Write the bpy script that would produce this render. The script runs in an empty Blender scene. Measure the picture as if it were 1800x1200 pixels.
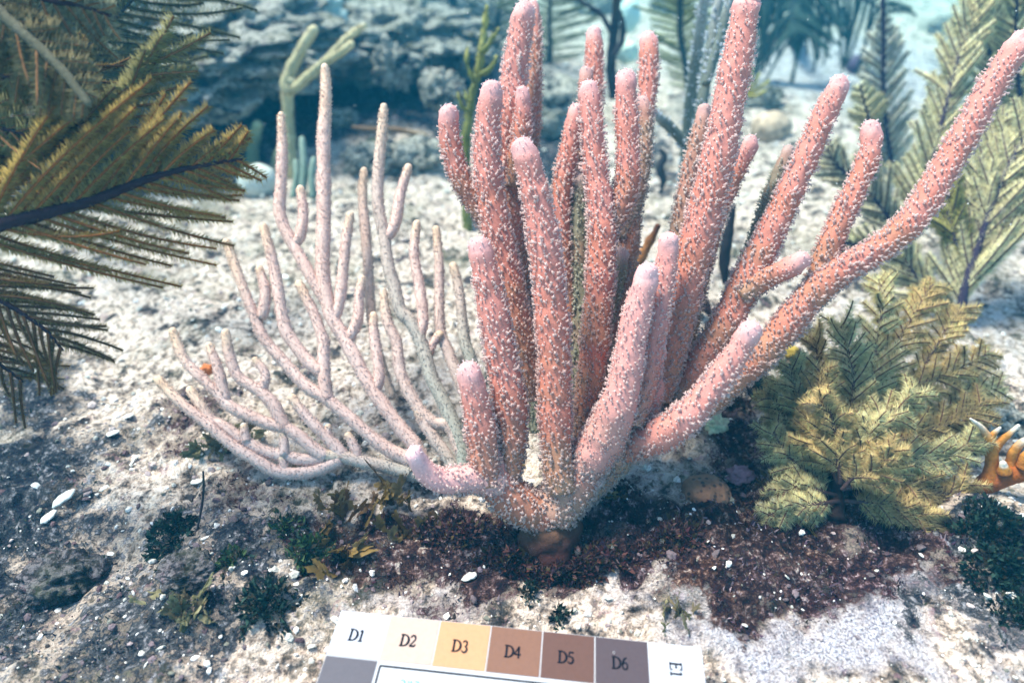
import bpy, bmesh, math, random
import numpy as np
from mathutils import Vector, Matrix

R = math.radians
scn = bpy.context.scene
col = scn.collection
random.seed(7)
rng = np.random.default_rng(11)

# ------------------------------------------------------------------ camera
CAM = np.array([0.0, 0.0, 0.55]); PITCH = R(36.0); F = 1150.0
cd = bpy.data.cameras.new("camera"); cam = bpy.data.objects.new("camera", cd); col.objects.link(cam)
cam.location = CAM; cam.rotation_euler = (R(90) - PITCH, 0, 0)
cd.sensor_width = 36; cd.lens = F / 1800 * 36; cd.clip_start = 0.01; cd.clip_end = 300
cd.dof.use_dof = True; cd.dof.focus_distance = 0.64; cd.dof.aperture_fstop = 2.6
scn.camera = cam
# ------------------------------------------------------------------ world, sun, exposure
SUN_EL, SUN_AZ = R(64), R(-62)          # azimuth from +Y towards +X (behind the coral, a little to the left)
w = bpy.data.worlds.new("World"); scn.world = w; w.use_nodes = True
nt = w.node_tree; nt.nodes.clear()
sky = nt.nodes.new("ShaderNodeTexSky"); sky.sky_type = 'NISHITA'; sky.sun_disc = False
sky.sun_elevation = SUN_EL; sky.sun_rotation = SUN_AZ
bg = nt.nodes.new("ShaderNodeBackground"); bg.inputs[1].default_value = 0.145
wo = nt.nodes.new("ShaderNodeOutputWorld")
nt.links.new(sky.outputs[0], bg.inputs[0]); nt.links.new(bg.outputs[0], wo.inputs[0])
ld = bpy.data.lights.new("sun", 'SUN'); ld.energy = 4.3; ld.angle = R(18); ld.color = (1.0, 0.81, 0.69)
sun = bpy.data.objects.new("sun", ld); col.objects.link(sun)
sd = Vector((math.sin(SUN_AZ) * math.cos(SUN_EL), math.cos(SUN_AZ) * math.cos(SUN_EL), math.sin(SUN_EL)))
sun.rotation_euler = sd.to_track_quat('Z', 'Y').to_euler(); sun.location = sd * 3
scn.view_settings.view_transform = 'Standard'; scn.view_settings.look = 'None'
scn.view_settings.gamma = 1.0; scn.view_settings.exposure = 1.27
scn.cycles.max_bounces = 6; scn.cycles.diffuse_bounces = 3; scn.cycles.glossy_bounces = 2
scn.cycles.transmission_bounces = 3; scn.cycles.volume_bounces = 1; scn.cycles.transparent_max_bounces = 6

# ------------------------------------------------------------------ maths helpers
cp, sp = math.cos(PITCH), math.sin(PITCH)
FW = np.array([0, cp, -sp]); UP = np.array([0, sp, cp]); RT = np.array([1.0, 0, 0])

def P(u, v, d):
    """world point seen in direction (u, v) of the 1800 x 1200 photograph at depth d metres"""
    return CAM + d * (FW + (u - 900) / F * RT - (v - 600) / F * UP)

def G(u, v, z=0.0):
    r = FW + (u - 900) / F * RT - (v - 600) / F * UP
    t = (z - CAM[2]) / r[2]
    return CAM + t * r

def gdepth(u, v, z=0.0):
    return float((G(u, v, z) - CAM) @ FW)

_perm = rng.permutation(256); _perm = np.concatenate([_perm, _perm, _perm])
_gr = rng.normal(size=(256, 3)); _gr /= np.linalg.norm(_gr, axis=1)[:, None]

def noise(p, seed=0):
    p = np.asarray(p, float) + seed * 17.31
    i = np.floor(p).astype(int); f = p - i; i &= 255
    s = f * f * f * (f * (f * 6 - 15) + 10)
    out = 0
    for dx in (0, 1):
        wx = s[:, 0] if dx else 1 - s[:, 0]
        for dy in (0, 1):
            wy = s[:, 1] if dy else 1 - s[:, 1]
            for dz in (0, 1):
                wz = s[:, 2] if dz else 1 - s[:, 2]
                h = _perm[_perm[_perm[(i[:, 0] + dx) & 255] + ((i[:, 1] + dy) & 255)] + ((i[:, 2] + dz) & 255)]
                g = _gr[h]
                dot = g[:, 0] * (f[:, 0] - dx) + g[:, 1] * (f[:, 1] - dy) + g[:, 2] * (f[:, 2] - dz)
                out = out + wx * wy * wz * dot
    return out * 1.5

def fbm(p, octv=4, seed=0, gain=0.5):
    a = 1.0; s = 0; p = np.asarray(p, float)
    for k in range(octv):
        s = s + a * noise(p, seed + k); p = p * 2.03; a *= gain
    return s

def sstep(a, b, x):
    t = np.clip((x - a) / (b - a), 0, 1); return t * t * (3 - 2 * t)

# ------------------------------------------------------------------ mesh helpers
class MB:
    def __init__(s): s.V = []; s.T = []; s.Q = []; s.C = []; s.n = 0; s.has = False
    def add(s, V, T=None, Q=None, C=None):
        V = np.asarray(V, float).reshape(-1, 3)
        s.V.append(V)
        if T is not None and len(T): s.T.append(np.asarray(T, int).reshape(-1, 3) + s.n)
        if Q is not None and len(Q): s.Q.append(np.asarray(Q, int).reshape(-1, 4) + s.n)
        if C is None: C = np.ones((len(V), 3))
        else: s.has = True
        C = np.asarray(C, float)
        if C.ndim == 1: C = np.repeat(C[None, :], len(V), 0)
        s.C.append(C); s.n += len(V)
    def build(s, name, mat, parent=None, smooth=True):
        V = np.concatenate(s.V) if s.V else np.zeros((0, 3))
        T = np.concatenate(s.T) if s.T else np.zeros((0, 3), int)
        Q = np.concatenate(s.Q) if s.Q else np.zeros((0, 4), int)
        me = bpy.data.meshes.new(name)
        me.vertices.add(len(V)); me.vertices.foreach_set("co", V.astype(np.float32).ravel())
        loops = np.concatenate([T.ravel(), Q.ravel()]).astype(np.int32)
        me.loops.add(len(loops)); me.loops.foreach_set("vertex_index", loops)
        st = np.concatenate([np.arange(len(T)) * 3, len(T) * 3 + np.arange(len(Q)) * 4]).astype(np.int32)
        me.polygons.add(len(st)); me.polygons.foreach_set("loop_start", st)
        me.update(calc_edges=True)
        me.polygons.foreach_set("use_smooth", np.full(len(st), smooth))
        if s.has:
            a = me.color_attributes.new("pigment", 'FLOAT_COLOR', 'POINT')
            C = np.concatenate(s.C); C = np.hstack([C, np.ones((len(C), 1))])
            a.data.foreach_set("color", C.astype(np.float32).ravel())
        me.materials.append(mat)
        o = bpy.data.objects.new(name, me); col.objects.link(o)
        if parent is not None:
            o.parent = parent
            o.matrix_parent_inverse = Matrix.Translation(-Vector(world_loc(parent)))
        return o

def world_loc(o):
    l = Vector((0, 0, 0))
    if o.type == 'EMPTY': l = Vector(o.location)
    return l

def tag(o, label=None, cat=None, group=None, kind=None):
    if label: o['label'] = label
    if cat: o['category'] = cat
    if group: o['group'] = group
    if kind: o['kind'] = kind
    return o

def empty(name, loc, label, cat, group=None):
    o = bpy.data.objects.new(name, None); col.objects.link(o); o.location = tuple(float(x) for x in loc)
    o.empty_display_size = 0.02
    return tag(o, label, cat, group)

def catmull(pts, n):
    pts = np.asarray(pts, float)
    if len(pts) == 2:
        t = np.linspace(0, 1, n)[:, None]; return pts[0] * (1 - t) + pts[1] * t
    seg = np.linalg.norm(np.diff(pts[:, :3], axis=0), axis=1) + 1e-9
    cum = np.concatenate([[0], np.cumsum(seg)]); cum /= cum[-1]
    ext = np.vstack([2 * pts[0] - pts[1], pts, 2 * pts[-1] - pts[-2]])
    out = []
    for t in np.linspace(0, 1, n):
        k = min(np.searchsorted(cum, t, side='right') - 1, len(pts) - 2)
        x = (t - cum[k]) / (cum[k + 1] - cum[k])
        a, b, c, d = ext[k], ext[k + 1], ext[k + 2], ext[k + 3]
        out.append(0.5 * ((2 * b) + (-a + c) * x + (2 * a - 5 * b + 4 * c - d) * x * x + (-a + 3 * b - 3 * c + d) * x ** 3))
    return np.array(out)

def frames(C):
    T = np.gradient(C, axis=0); T /= np.linalg.norm(T, axis=1)[:, None] + 1e-12
    a = np.array([0, -1.0, 0.3]);
    N = np.zeros_like(C); n = a - (a @ T[0]) * T[0]; n /= np.linalg.norm(n) + 1e-12; N[0] = n
    for k in range(1, len(C)):
        n = n - (n @ T[k]) * T[k]; n /= np.linalg.norm(n) + 1e-12; N[k] = n
    return T, N, np.cross(T, N)

def tube(mb, C, r, sides=12, colour=None, lump=0.0, lf=60, cap=True, flat=1.0):
    """tapered tube with a rounded end; colour: (n,3) per ring"""
    C = np.asarray(C, float); r = np.asarray(r, float) * np.ones(len(C))
    if cap:   # rounded tip
        T0 = C[-1] - C[-2]; T0 /= np.linalg.norm(T0) + 1e-12
        k = np.array([0.35, 0.62, 0.82, 0.95, 1.0]); e = r[-1]
        C = np.vstack([C, C[-1] + T0 * e * k[:, None]]); r = np.concatenate([r, e * np.sqrt(np.clip(1 - k ** 2, 0.0004, 1))])
        if colour is not None: colour = np.vstack([colour, np.repeat(colour[-1:], 5, 0)])
    T, N, B = frames(C)
    th = np.linspace(0, 2 * math.pi, sides, endpoint=False)
    ring = np.cos(th)[None, :, None] * N[:, None, :] + flat * np.sin(th)[None, :, None] * B[:, None, :]
    V = C[:, None, :] + ring * r[:, None, None]
    V = V.reshape(-1, 3)
    if lump:
        V = V + (ring.reshape(-1, 3)) * (fbm(V * lf, 3, 5) * lump)[:, None] * np.repeat(np.minimum(1, r / (r.max() * .5)), sides)[:, None]
    n = len(C); i = np.arange(n - 1)[:, None] * sides; j = np.arange(sides)[None, :]; j2 = (j + 1) % sides
    Q = np.stack([i + j, i + j2, i + sides + j2, i + sides + j], -1).reshape(-1, 4)
    extra = np.vstack([V, C[0], C[-1]])
    a = len(V); b = a + 1; jj = np.arange(sides)
    Tt = np.vstack([np.stack([np.full(sides, a), (jj + 1) % sides, jj], -1),
                    np.stack([np.full(sides, b), (n - 1) * sides + jj, (n - 1) * sides + (jj + 1) % sides], -1)])
    cc = None
    if colour is not None:
        cc = np.repeat(colour, sides, 0); cc = np.vstack([cc, colour[0], colour[-1]])
    mb.add(extra, Tt, Q, cc)
    return C, r, T, N, B

def instance(mb, tv, tt, pos, zdir, scale, colour=None, twist=True, flatx=None):
    """template copies: tv template verts (z = axis), pos (n,3), zdir (n,3), scale (n,) or (n,3)"""
    n = len(pos)
    if n == 0: return
    z = zdir / (np.linalg.norm(zdir, axis=1)[:, None] + 1e-12)
    a = rng.normal(size=(n, 3)) if (twist and flatx is None) else (flatx if flatx is not None else np.tile([0.1, 0.2, 1.0], (n, 1)))
    x = a - (a * z).sum(1)[:, None] * z; x /= np.linalg.norm(x, axis=1)[:, None] + 1e-12
    y = np.cross(z, x)
    sc = np.asarray(scale, float)
    if sc.ndim == 1: sc = np.repeat(sc[:, None], 3, 1)
    V = (tv[None, :, 0, None] * (x * sc[:, :1])[:, None, :] + tv[None, :, 1, None] * (y * sc[:, 1:2])[:, None, :]
         + tv[None, :, 2, None] * (z * sc[:, 2:3])[:, None, :]) + pos[:, None, :]
    m = len(tv)
    Tt = (np.asarray(tt)[None] + (np.arange(n) * m)[:, None, None]).reshape(-1, 3)
    C = None
    if colour is not None:
        C = np.repeat(colour, m, 0) if np.ndim(colour) == 2 else colour
    mb.add(V.reshape(-1, 3), Tt, None, C)

def polyp_template():
    n = 8; V = []; Tt = []
    for k in range(n):
        a = 2 * math.pi * k / n; V.append((0.42 * math.cos(a), 0.42 * math.sin(a), -0.2))
    for k in range(n):
        a = 2 * math.pi * k / n; V.append((0.27 * math.cos(a), 0.27 * math.sin(a), 0.75))
    for k in range(n):
        a = 2 * math.pi * k / n; q = 0.70 if k % 2 else 0.34; V.append((q * math.cos(a), q * math.sin(a), 1.28 if k % 2 else 0.95))
    V.append((0, 0, 1.0))
    for L in (0, n):
        for k in range(n):
            k2 = (k + 1) % n
            Tt += [(L + k, L + k2, L + n + k2), (L + k, L + n + k2, L + n + k)]
    for k in range(n): Tt.append((2 * n + k, 2 * n + (k + 1) % n, 3 * n))
    return np.array(V), np.array(Tt)

def spike_template(n=4, r=0.3):
    V = [(r * math.cos(2 * math.pi * k / n), r * math.sin(2 * math.pi * k / n), -0.15) for k in range(n)]
    V += [(r * 0.8 * math.cos(2 * math.pi * (k + .5) / n), r * 0.8 * math.sin(2 * math.pi * (k + .5) / n), 0.6) for k in range(n)] + [(0, 0, 1.0)]
    Tt = []
    for k in range(n):
        k2 = (k + 1) % n
        Tt += [(k, k2, n + k), (k2, n + k2, n + k), (n + k, n + k2, 2 * n)]
    return np.array(V), np.array(Tt)

PV, PT = polyp_template(); SV, ST = spike_template()
CV = np.array([(0.3, 0, -.1), (-.15, .26, -.1), (-.15, -.26, -.1), (0, 0, 1.0)]); CT = np.array([(0, 1, 3), (1, 2, 3), (2, 0, 3)])

def ico(sub):
    bm = bmesh.new(); bmesh.ops.create_icosphere(bm, subdivisions=sub, radius=1)
    V = np.array([v.co[:] for v in bm.verts]); T = np.array([[v.index for v in f.verts] for f in bm.faces]); bm.free()
    return V, T

# ------------------------------------------------------------------ materials
def new_mat(name):
    m = bpy.data.materials.new(name); m.use_nodes = True; t = m.node_tree; t.nodes.clear()
    o = t.nodes.new("ShaderNodeOutputMaterial"); return m, t, o

def nd(t, typ, **kw):
    n = t.nodes.new(typ)
    for k, v in kw.items():
        if k.startswith('i_'): n.inputs[int(k[2:])].default_value = v
        else: setattr(n, k, v)
    return n

def noise_node(t, scale, detail=4, rough=0.6, co=None):
    n = nd(t, "ShaderNodeTexNoise"); n.inputs["Scale"].default_value = scale; n.inputs["Detail"].default_value = detail
    n.inputs["Roughness"].default_value = rough
    if co is not None: t.links.new(co, n.inputs["Vector"])
    return n

def ramp(t, fac, stops):
    r = nd(t, "ShaderNodeValToRGB"); e = r.color_ramp.elements
    while len(e) < len(stops): e.new(0.5)
    for k, (p, c) in enumerate(stops): e[k].position = p; e[k].color = (*c, 1)
    t.links.new(fac, r.inputs[0]); return r

def mixc(t, a, b, fac, mode='MIX'):
    m = nd(t, "ShaderNodeMix", data_type='RGBA', blend_type=mode)
    for s, x in ((6, a), (7, b)):
        if hasattr(x, 'links'): t.links.new(x, m.inputs[s])
        else: m.inputs[s].default_value = (*x, 1)
    if hasattr(fac, 'links'): t.links.new(fac, m.inputs[0])
    else: m.inputs[0].default_value = fac
    return m.outputs[2]

def flesh(name, translucent=0.25, rough=0.7, mottle=0.35, scale=300, bump=0.3, tint=None, spec=0.25, bscale=500, bdist=0.002):
    """pigment attribute (or tint) broken up by fine noise, with some light passing through"""
    m, t, o = new_mat(name)
    if tint is None:
        a = nd(t, "ShaderNodeAttribute"); a.attribute_name = "pigment"; base = a.outputs[0]
    else: base = None
    g = nd(t, "ShaderNodeNewGeometry")
    n = noise_node(t, scale, 5, 0.65, g.outputs["Position"])
    r = ramp(t, n.outputs[0], [(0.3, (1 - mottle,) * 3), (0.7, (1 + mottle * .6,) * 3)])
    c = mixc(t, base if base is not None else tint, r.outputs[0], 1.0, 'MULTIPLY')
    b = nd(t, "ShaderNodeBsdfPrincipled"); b.inputs["Roughness"].default_value = rough
    b.inputs["Specular IOR Level"].default_value = spec
    t.links.new(c, b.inputs["Base Color"])
    n2 = noise_node(t, bscale, 3, 0.6, g.outputs["Position"])
    bp = nd(t, "ShaderNodeBump"); bp.inputs["Strength"].default_value = bump; bp.inputs["Distance"].default_value = bdist
    t.links.new(n2.outputs[0], bp.inputs["Height"]); t.links.new(bp.outputs[0], b.inputs["Normal"])
    if translucent:
        tr = nd(t, "ShaderNodeBsdfTranslucent"); t.links.new(c, tr.inputs[0])
        mx = nd(t, "ShaderNodeMixShader"); mx.inputs[0].default_value = translucent
        t.links.new(b.outputs[0], mx.inputs[1]); t.links.new(tr.outputs[0], mx.inputs[2]); t.links.new(mx.outputs[0], o.inputs[0])
    else: t.links.new(b.outputs[0], o.inputs[0])
    return m

M_core = flesh("coral_flesh", 0.0, 0.6, 0.22, 500, 0.35, bscale=900)
M_polyp = flesh("polyp_flesh", 0.65, 0.55, 0.12, 700, 0.0)
M_fuzz = flesh("plume_polyps", 0.6, 0.7, 0.3, 120, 0.0)
M_stem = flesh("plume_stem", 0.0, 0.85, 0.35, 250, 0.5, spec=.08)
M_weed = flesh("weed", 0.35, 0.6, 0.35, 150, 0.2)
M_stone = flesh("rubble_stone", 0.0, 0.9, 0.45, 350, 0.8)
M_matte = flesh("matte_skin", 0.0, 0.8, 0.35, 220, 0.6, bscale=350)

def rock_material(name, sand, grey, dark, scale=1.0, green=(0.08, 0.10, 0.05), masks=False):
    m, t, o = new_mat(name)
    g = nd(t, "ShaderNodeNewGeometry"); co = g.outputs["Position"]
    nA = noise_node(t, 26 * scale, 8, 0.68, co); nB = noise_node(t, 110 * scale, 6, 0.7, co); nC = noise_node(t, 7 * scale, 5, 0.6, co)
    nD = noise_node(t, 420 * scale, 3, 0.6, co)
    rA = ramp(t, nA.outputs[0], [(0.385, dark), (0.435, grey), (0.48, sand)])
    rB = ramp(t, nB.outputs[0], [(0.39, tuple(x * .12 for x in sand)), (0.465, tuple(x * .72 for x in sand)), (0.55, (1.0, 0.97, 0.95))])
    c = mixc(t, rA.outputs[0], rB.outputs[0], 0.85, 'MULTIPLY')
    rC = ramp(t, nC.outputs[0], [(0.5, (0, 0, 0)), (0.66, (1, 1, 1))])
    gm = nd(t, "ShaderNodeMath", operation='MULTIPLY'); t.links.new(rC.outputs[0], gm.inputs[0]); gm.inputs[1].default_value = 0.5
    c = mixc(t, c, green, gm.outputs[0])
    # scattered pink crust
    nP = noise_node(t, 38 * scale, 4, 0.7, co); nP.inputs["Distortion"].default_value = 1.0
    rP = ramp(t, nP.outputs[0], [(0.60, (0, 0, 0)), (0.68, (1, 1, 1))])
    pm = nd(t, "ShaderNodeMath", operation='MULTIPLY'); t.links.new(rP.outputs[0], pm.inputs[0]); pm.inputs[1].default_value = 0.5
    c = mixc(t, c, (0.36, 0.20, 0.24), pm.outputs[0])
    if masks:
        a = nd(t, "ShaderNodeAttribute"); a.attribute_name = "pigment"
        sx = nd(t, "ShaderNodeSeparateColor"); t.links.new(a.outputs[0], sx.inputs[0])
        # R: dark red and purple turf, G: smooth clean sand, B: green and navy weed film, painted ledge shade and vignette
        rTT = ramp(t, nB.outputs[0], [(0.38, (0.006, 0.005, 0.014)), (0.48, (0.030, 0.013, 0.022)), (0.54, (0.07, 0.036, 0.034)), (0.60, (0.20, 0.12, 0.15)), (0.67, (0.60, 0.50, 0.53))])
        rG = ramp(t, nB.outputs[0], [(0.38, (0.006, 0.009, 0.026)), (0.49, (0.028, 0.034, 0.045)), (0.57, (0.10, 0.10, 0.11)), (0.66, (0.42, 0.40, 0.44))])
        rS = ramp(t, nD.outputs[0], [(0.34, (0.15, 0.14, 0.18)), (0.46, (0.45, 0.42, 0.48)), (0.62, (0.76, 0.73, 0.78))])
        nAB = nd(t, 'ShaderNodeMath', operation='ADD'); t.links.new(nA.outputs[0], nAB.inputs[0]); t.links.new(nB.outputs[0], nAB.inputs[1])
        def edge(ch, lo, hi):
            ad = nd(t, "ShaderNodeMath", operation='ADD'); t.links.new(sx.outputs[ch], ad.inputs[0])
            ms = nd(t, "ShaderNodeMath", operation='MULTIPLY_ADD'); t.links.new(nAB.outputs[0], ms.inputs[0]); ms.inputs[1].default_value = 1.9; ms.inputs[2].default_value = -1.9
            t.links.new(ms.outputs[0], ad.inputs[1])
            mr = nd(t, "ShaderNodeMapRange"); mr.inputs[1].default_value = lo; mr.inputs[2].default_value = hi
            t.links.new(ad.outputs[0], mr.inputs[0]); return mr.outputs[0]
        rS2 = ramp(t, nA.outputs[0], [(.40, (.62, .60, .66)), (.52, (1, 1, 1))])
        rSm = mixc(t, rS.outputs[0], rS2.outputs[0], 1.0, 'MULTIPLY')
        c = mixc(t, c, rSm, edge(1, 0.1, 1.2))
        rO = ramp(t, nC.outputs[0], [(0.40, (1.0, 1.0, 1.0)), (0.54, (1.0, 1.05, .85)), (0.64, (1.25, 1.15, .75))])
        rT = nd(t, 'ShaderNodeMix', data_type='RGBA', blend_type='MULTIPLY'); rT.inputs[0].default_value = 1.0
        t.links.new(rTT.outputs[0], rT.inputs[6]); t.links.new(rO.outputs[0], rT.inputs[7])
        c = mixc(t, c, rT.outputs[2], edge(0, 0.36, 0.66))
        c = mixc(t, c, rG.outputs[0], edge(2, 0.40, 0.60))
    b = nd(t, "ShaderNodeBsdfPrincipled"); b.inputs["Roughness"].default_value = 0.92; b.inputs["Specular IOR Level"].default_value = 0.15
    t.links.new(c, b.inputs["Base Color"])
    ad = nd(t, "ShaderNodeMath", operation='MULTIPLY_ADD'); t.links.new(nB.outputs[0], ad.inputs[0]); ad.inputs[1].default_value = 2.2; t.links.new(nD.outputs[0], ad.inputs[2])
    bp = nd(t, "ShaderNodeBump"); bp.inputs["Strength"].default_value = 0.9; bp.inputs["Distance"].default_value = 0.006 / scale
    t.links.new(ad.outputs[0], bp.inputs["Height"]); t.links.new(bp.outputs[0], b.inputs["Normal"])
    t.links.new(b.outputs[0], o.inputs[0])
    return m

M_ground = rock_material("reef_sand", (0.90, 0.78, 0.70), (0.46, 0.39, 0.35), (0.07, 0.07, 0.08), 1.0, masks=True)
M_dark = rock_material("turf_rock", (0.22, 0.20, 0.22), (0.07, 0.065, 0.08), (0.02, 0.02, 0.035), 1.4)
M_rock = rock_material("reef_limestone", (0.56, 0.54, 0.49), (0.22, 0.22, 0.20), (0.03, 0.04, 0.06), 1.1, green=(.13, .12, .06))

# ------------------------------------------------------------------ ground
ELL = []   # (cx, cy, rx, ry, channel, strength)
def patch(u, v, ru, rv, ch, s=1.0):
    g = G(u, v); d = (g - CAM) @ FW
    y0 = G(u, v + rv)[1]; y1 = G(u, max(v - rv, -60))[1]
    ELL.append((g[0], (y0 + y1) / 2, ru * d / F, (y1 - y0) / 2, ch, s))
for a in [(900, 940, 270, 75, 0), (640, 960, 170, 70, 0, .9), (1110, 1000, 190, 75, 0), (1330, 950, 220, 80, 0, .95), (1530, 980, 200, 85, 0, .95),
          (1320, 790, 150, 75, 0, .9), (1240, 1020, 80, 35, 0, .6), (1640, 1060, 130, 45, 0, .8), (830, 1010, 230, 45, 0, .7), (1000, 1060, 300, 30, 0, .55),
          (1450, 860, 200, 90, 0, .8), (420, 900, 110, 55, 0, .55), (340, 740, 90, 45, 0, .6), (560, 680, 50, 40, 2, .4),
          (60, 1010, 120, 70, 2, 1.2), (0, 880, 110, 160, 2, .8), (120, 800, 130, 60, 2, .6), (380, 1030, 150, 70, 2, .6), (440, 1040, 110, 70, 2, .8), (300, 930, 60, 60, 2, .6),  # lower-left corner: dark algae together with painted shade and vignette
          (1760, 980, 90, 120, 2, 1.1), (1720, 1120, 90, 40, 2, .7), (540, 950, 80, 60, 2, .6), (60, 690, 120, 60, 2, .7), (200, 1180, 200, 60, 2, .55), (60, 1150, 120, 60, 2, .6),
          (230, 1080, 330, 130, 2, .62), (150, 940, 230, 90, 2, .55), (420, 950, 170, 90, 0, .45), (430, 230, 130, 90, 2, 1.5), (200, 250, 300, 90, 2, 1.5), (690, 200, 190, 60, 2, 1.4), (960, 270, 50, 60, 2, 1.0), (1160, 290, 30, 60, 2, .7), (820, 40, 90, 40, 2, .7),  # wide lower-left patches paint a vignette; those at the ledges paint their shade
          (1450, 1110, 330, 85, 1, 1.0), (1250, 1100, 150, 50, 1, .8), (700, 1060, 120, 40, 1, .6), (1480, 130, 260, 75, 1, .8), (800, 700, 400, 100, 1, .25), (1650, 560, 200, 90, 1, .35),
          (1060, 860, 60, 45, 1, .5)]:
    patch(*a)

def masks(x, y):
    M = np.zeros((len(x), 3))
    p = np.stack([x, y, np.zeros_like(x)], 1)
    wx = x + 0.055 * fbm(p * 11, 4, 3, .6); wy = y + 0.055 * fbm(p * 11, 4, 8, .6)
    for cx, cy, rx, ry, ch, s in ELL:
        q = ((wx - cx) / rx) ** 2 + ((wy - cy) / ry) ** 2
        M[:, ch] = np.maximum(M[:, ch], s * (1 - sstep(0.0, 2.0, q)))
    M[:, 0] *= 1 + .55 * fbm(p * 17, 3, 91); M[:, 2] *= 1 + .4 * fbm(p * 15, 3, 95)
    M = np.clip(M, 0, 1.5)
    return M

HUMPS = []
def hump(u, v, r, h): g = G(u, v); HUMPS.append((g[0], g[1], r, h))
for a in [(60, 1010, .07, -.035), (940, 965, .09, .012), (1240, 1010, .05, .022), (1500, 1130, .16, .018), (1320, 800, .09, .02), (560, 930, .06, .014), (440, 1050, .06, .02),
          (1760, 960, .05, .03), (700, 500, .3, .01), (200, 880, .12, .012), (1720, 760, .07, -.02), (430, 760, .07, .006), (1090, 850, .05, .012), (950, 150, .2, .06), (650, 240, .15, .04), (1350, 190, .2, .03)]:
    hump(*a)

def ground_z(x, y, lod=None):
    x = np.atleast_1d(np.asarray(x, float)); y = np.atleast_1d(np.asarray(y, float))
    p = np.stack([x, y, np.zeros_like(x)], 1)
    M = masks(x, y)
    rough = 1 - 0.85 * np.clip(M[:, 1], 0, 1)
    z = 0.012 * fbm(p * 3.1, 2, 21) + 0.008 * fbm(p * 13, 2, 31) * rough
    for cx, cy, r, h in HUMPS: z = z + h * np.exp(-((x - cx) ** 2 + (y - cy) ** 2) / (2 * r * r))
    near = 1.0 if lod is None else lod
    z = z + near * rough * (0.0045 * fbm(p * 42, 3, 41, 0.6) - 0.012 * np.clip(noise(p * 27, 51) - 0.12, 0, 1) - 0.008 * np.clip(noise(p * 75, 55) - 0.2, 0, 1))
    z = z + near * 0.0012 * noise(p * 190, 61) + (.009 * fbm(p * 19, 2, 81) + .006 * near * fbm(p * 48, 3, 85, .6)) * np.clip(M[:, 0] + .7 * M[:, 2], 0, 1)
    far = sstep(2.2, 6, y) + sstep(2, 6, np.abs(x)) + sstep(.5, 3, -y)
    return z + np.clip(far, 0, 1) * 0.06 * noise(p * 0.9, 71)

def axis(lo, hi, step, g, L0, L1):
    a = list(np.arange(lo, hi, step)); s = step; x = a[-1]
    while x < L1: s *= g; x += s; a.append(x)
    s = step; x = lo
    b = []
    while x > L0: s *= g; x -= s; b.append(x)
    return np.array(b[::-1] + a)
ax = axis(-0.75, 0.75, 0.0027, 1.03, -30, 30)
ay = axis(0.16, 1.15, 0.0027, 1.016, -6, 40)
X, Y = np.meshgrid(ax, ay); xs, ys = X.ravel(), Y.ravel()
dxs = np.maximum(np.repeat(np.gradient(ay), len(ax)), np.tile(np.gradient(ax), len(ay)))
Z = ground_z(xs, ys, lod=np.clip(1.3 - dxs / 0.03, 0, 1))
mb = MB(); nx, ny = len(ax), len(ay)
ii = (np.arange(ny - 1)[:, None] * nx + np.arange(nx - 1)[None]).ravel()
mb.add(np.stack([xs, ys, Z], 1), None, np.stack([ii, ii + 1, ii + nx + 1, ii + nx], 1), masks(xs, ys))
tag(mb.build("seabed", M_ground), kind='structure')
print("ground verts", len(xs))

def GZ(u, v, dz=0.0):
    """point on the uneven seabed seen at (u, v)"""
    g = G(u, v)
    for _ in range(4):
        z = float(ground_z(g[0], g[1])[0]); g = G(u, v, z)
    g = g.copy(); g[2] = z + dz; return g

# ------------------------------------------------------------------ rubble and turf (uncountable)
IV, IT = ico(1)
def rubble():
    mb = MB(); N = 24000
    r = rng.random(N); y = 0.17 + (2.6 - 0.17) * r ** 1.5
    x = (rng.random(N) * 2 - 1) * (0.33 + 0.95 * y)
    m = masks(x, y)
    keep = rng.random(N) < np.clip(0.85 - 0.75 * m[:, 1], 0.1, 1)
    x, y, m = x[keep], y[keep], m[keep]; N = len(x)
    s = 0.0009 + 0.0034 * rng.random(N) ** 5; s *= 0.8 + 0.5 * y
    z = ground_z(x, y) + s * 0.25
    base = np.array([[.8, .77, .74], [.55, .54, .5], [.34, .27, .28], [.2, .2, .17], [.62, .5, .48], [.85, .82, .84]])
    wts = np.array([.36, .2, .13, .11, .1, .1]); C = base[rng.choice(6, N, p=wts)] * (0.75 + .35 * rng.random((N, 1)))
    dk = np.clip(m[:, 0] + m[:, 2], 0, 1); C = np.where((rng.random(N) < dk * 0.8)[:, None], C * np.array([.22, .17, .2]), C)
    # each stone gets its own lumpy outline
    variants = [IV * (1 + 0.5 * fbm(IV * 1.7 + 9 * k, 2, k))[:, None] for k in range(6)]
    which = rng.integers(0, 6, N)
    for k in range(6):
        q = which == k
        sc = s[q, None] * np.stack([.7 + .9 * rng.random(q.sum()), .7 + .5 * rng.random(q.sum()), .35 + .5 * rng.random(q.sum())], 1)
        zd = np.array([0, 0, 1.0]) + rng.normal(size=(q.sum(), 3)) * .4
        instance(mb, variants[k], IT, np.stack([x[q], y[q], z[q]], 1), zd, sc, C[q])
    tag(mb.build("coral_rubble", M_stone, smooth=False), kind='stuff')
rubble()

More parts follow.
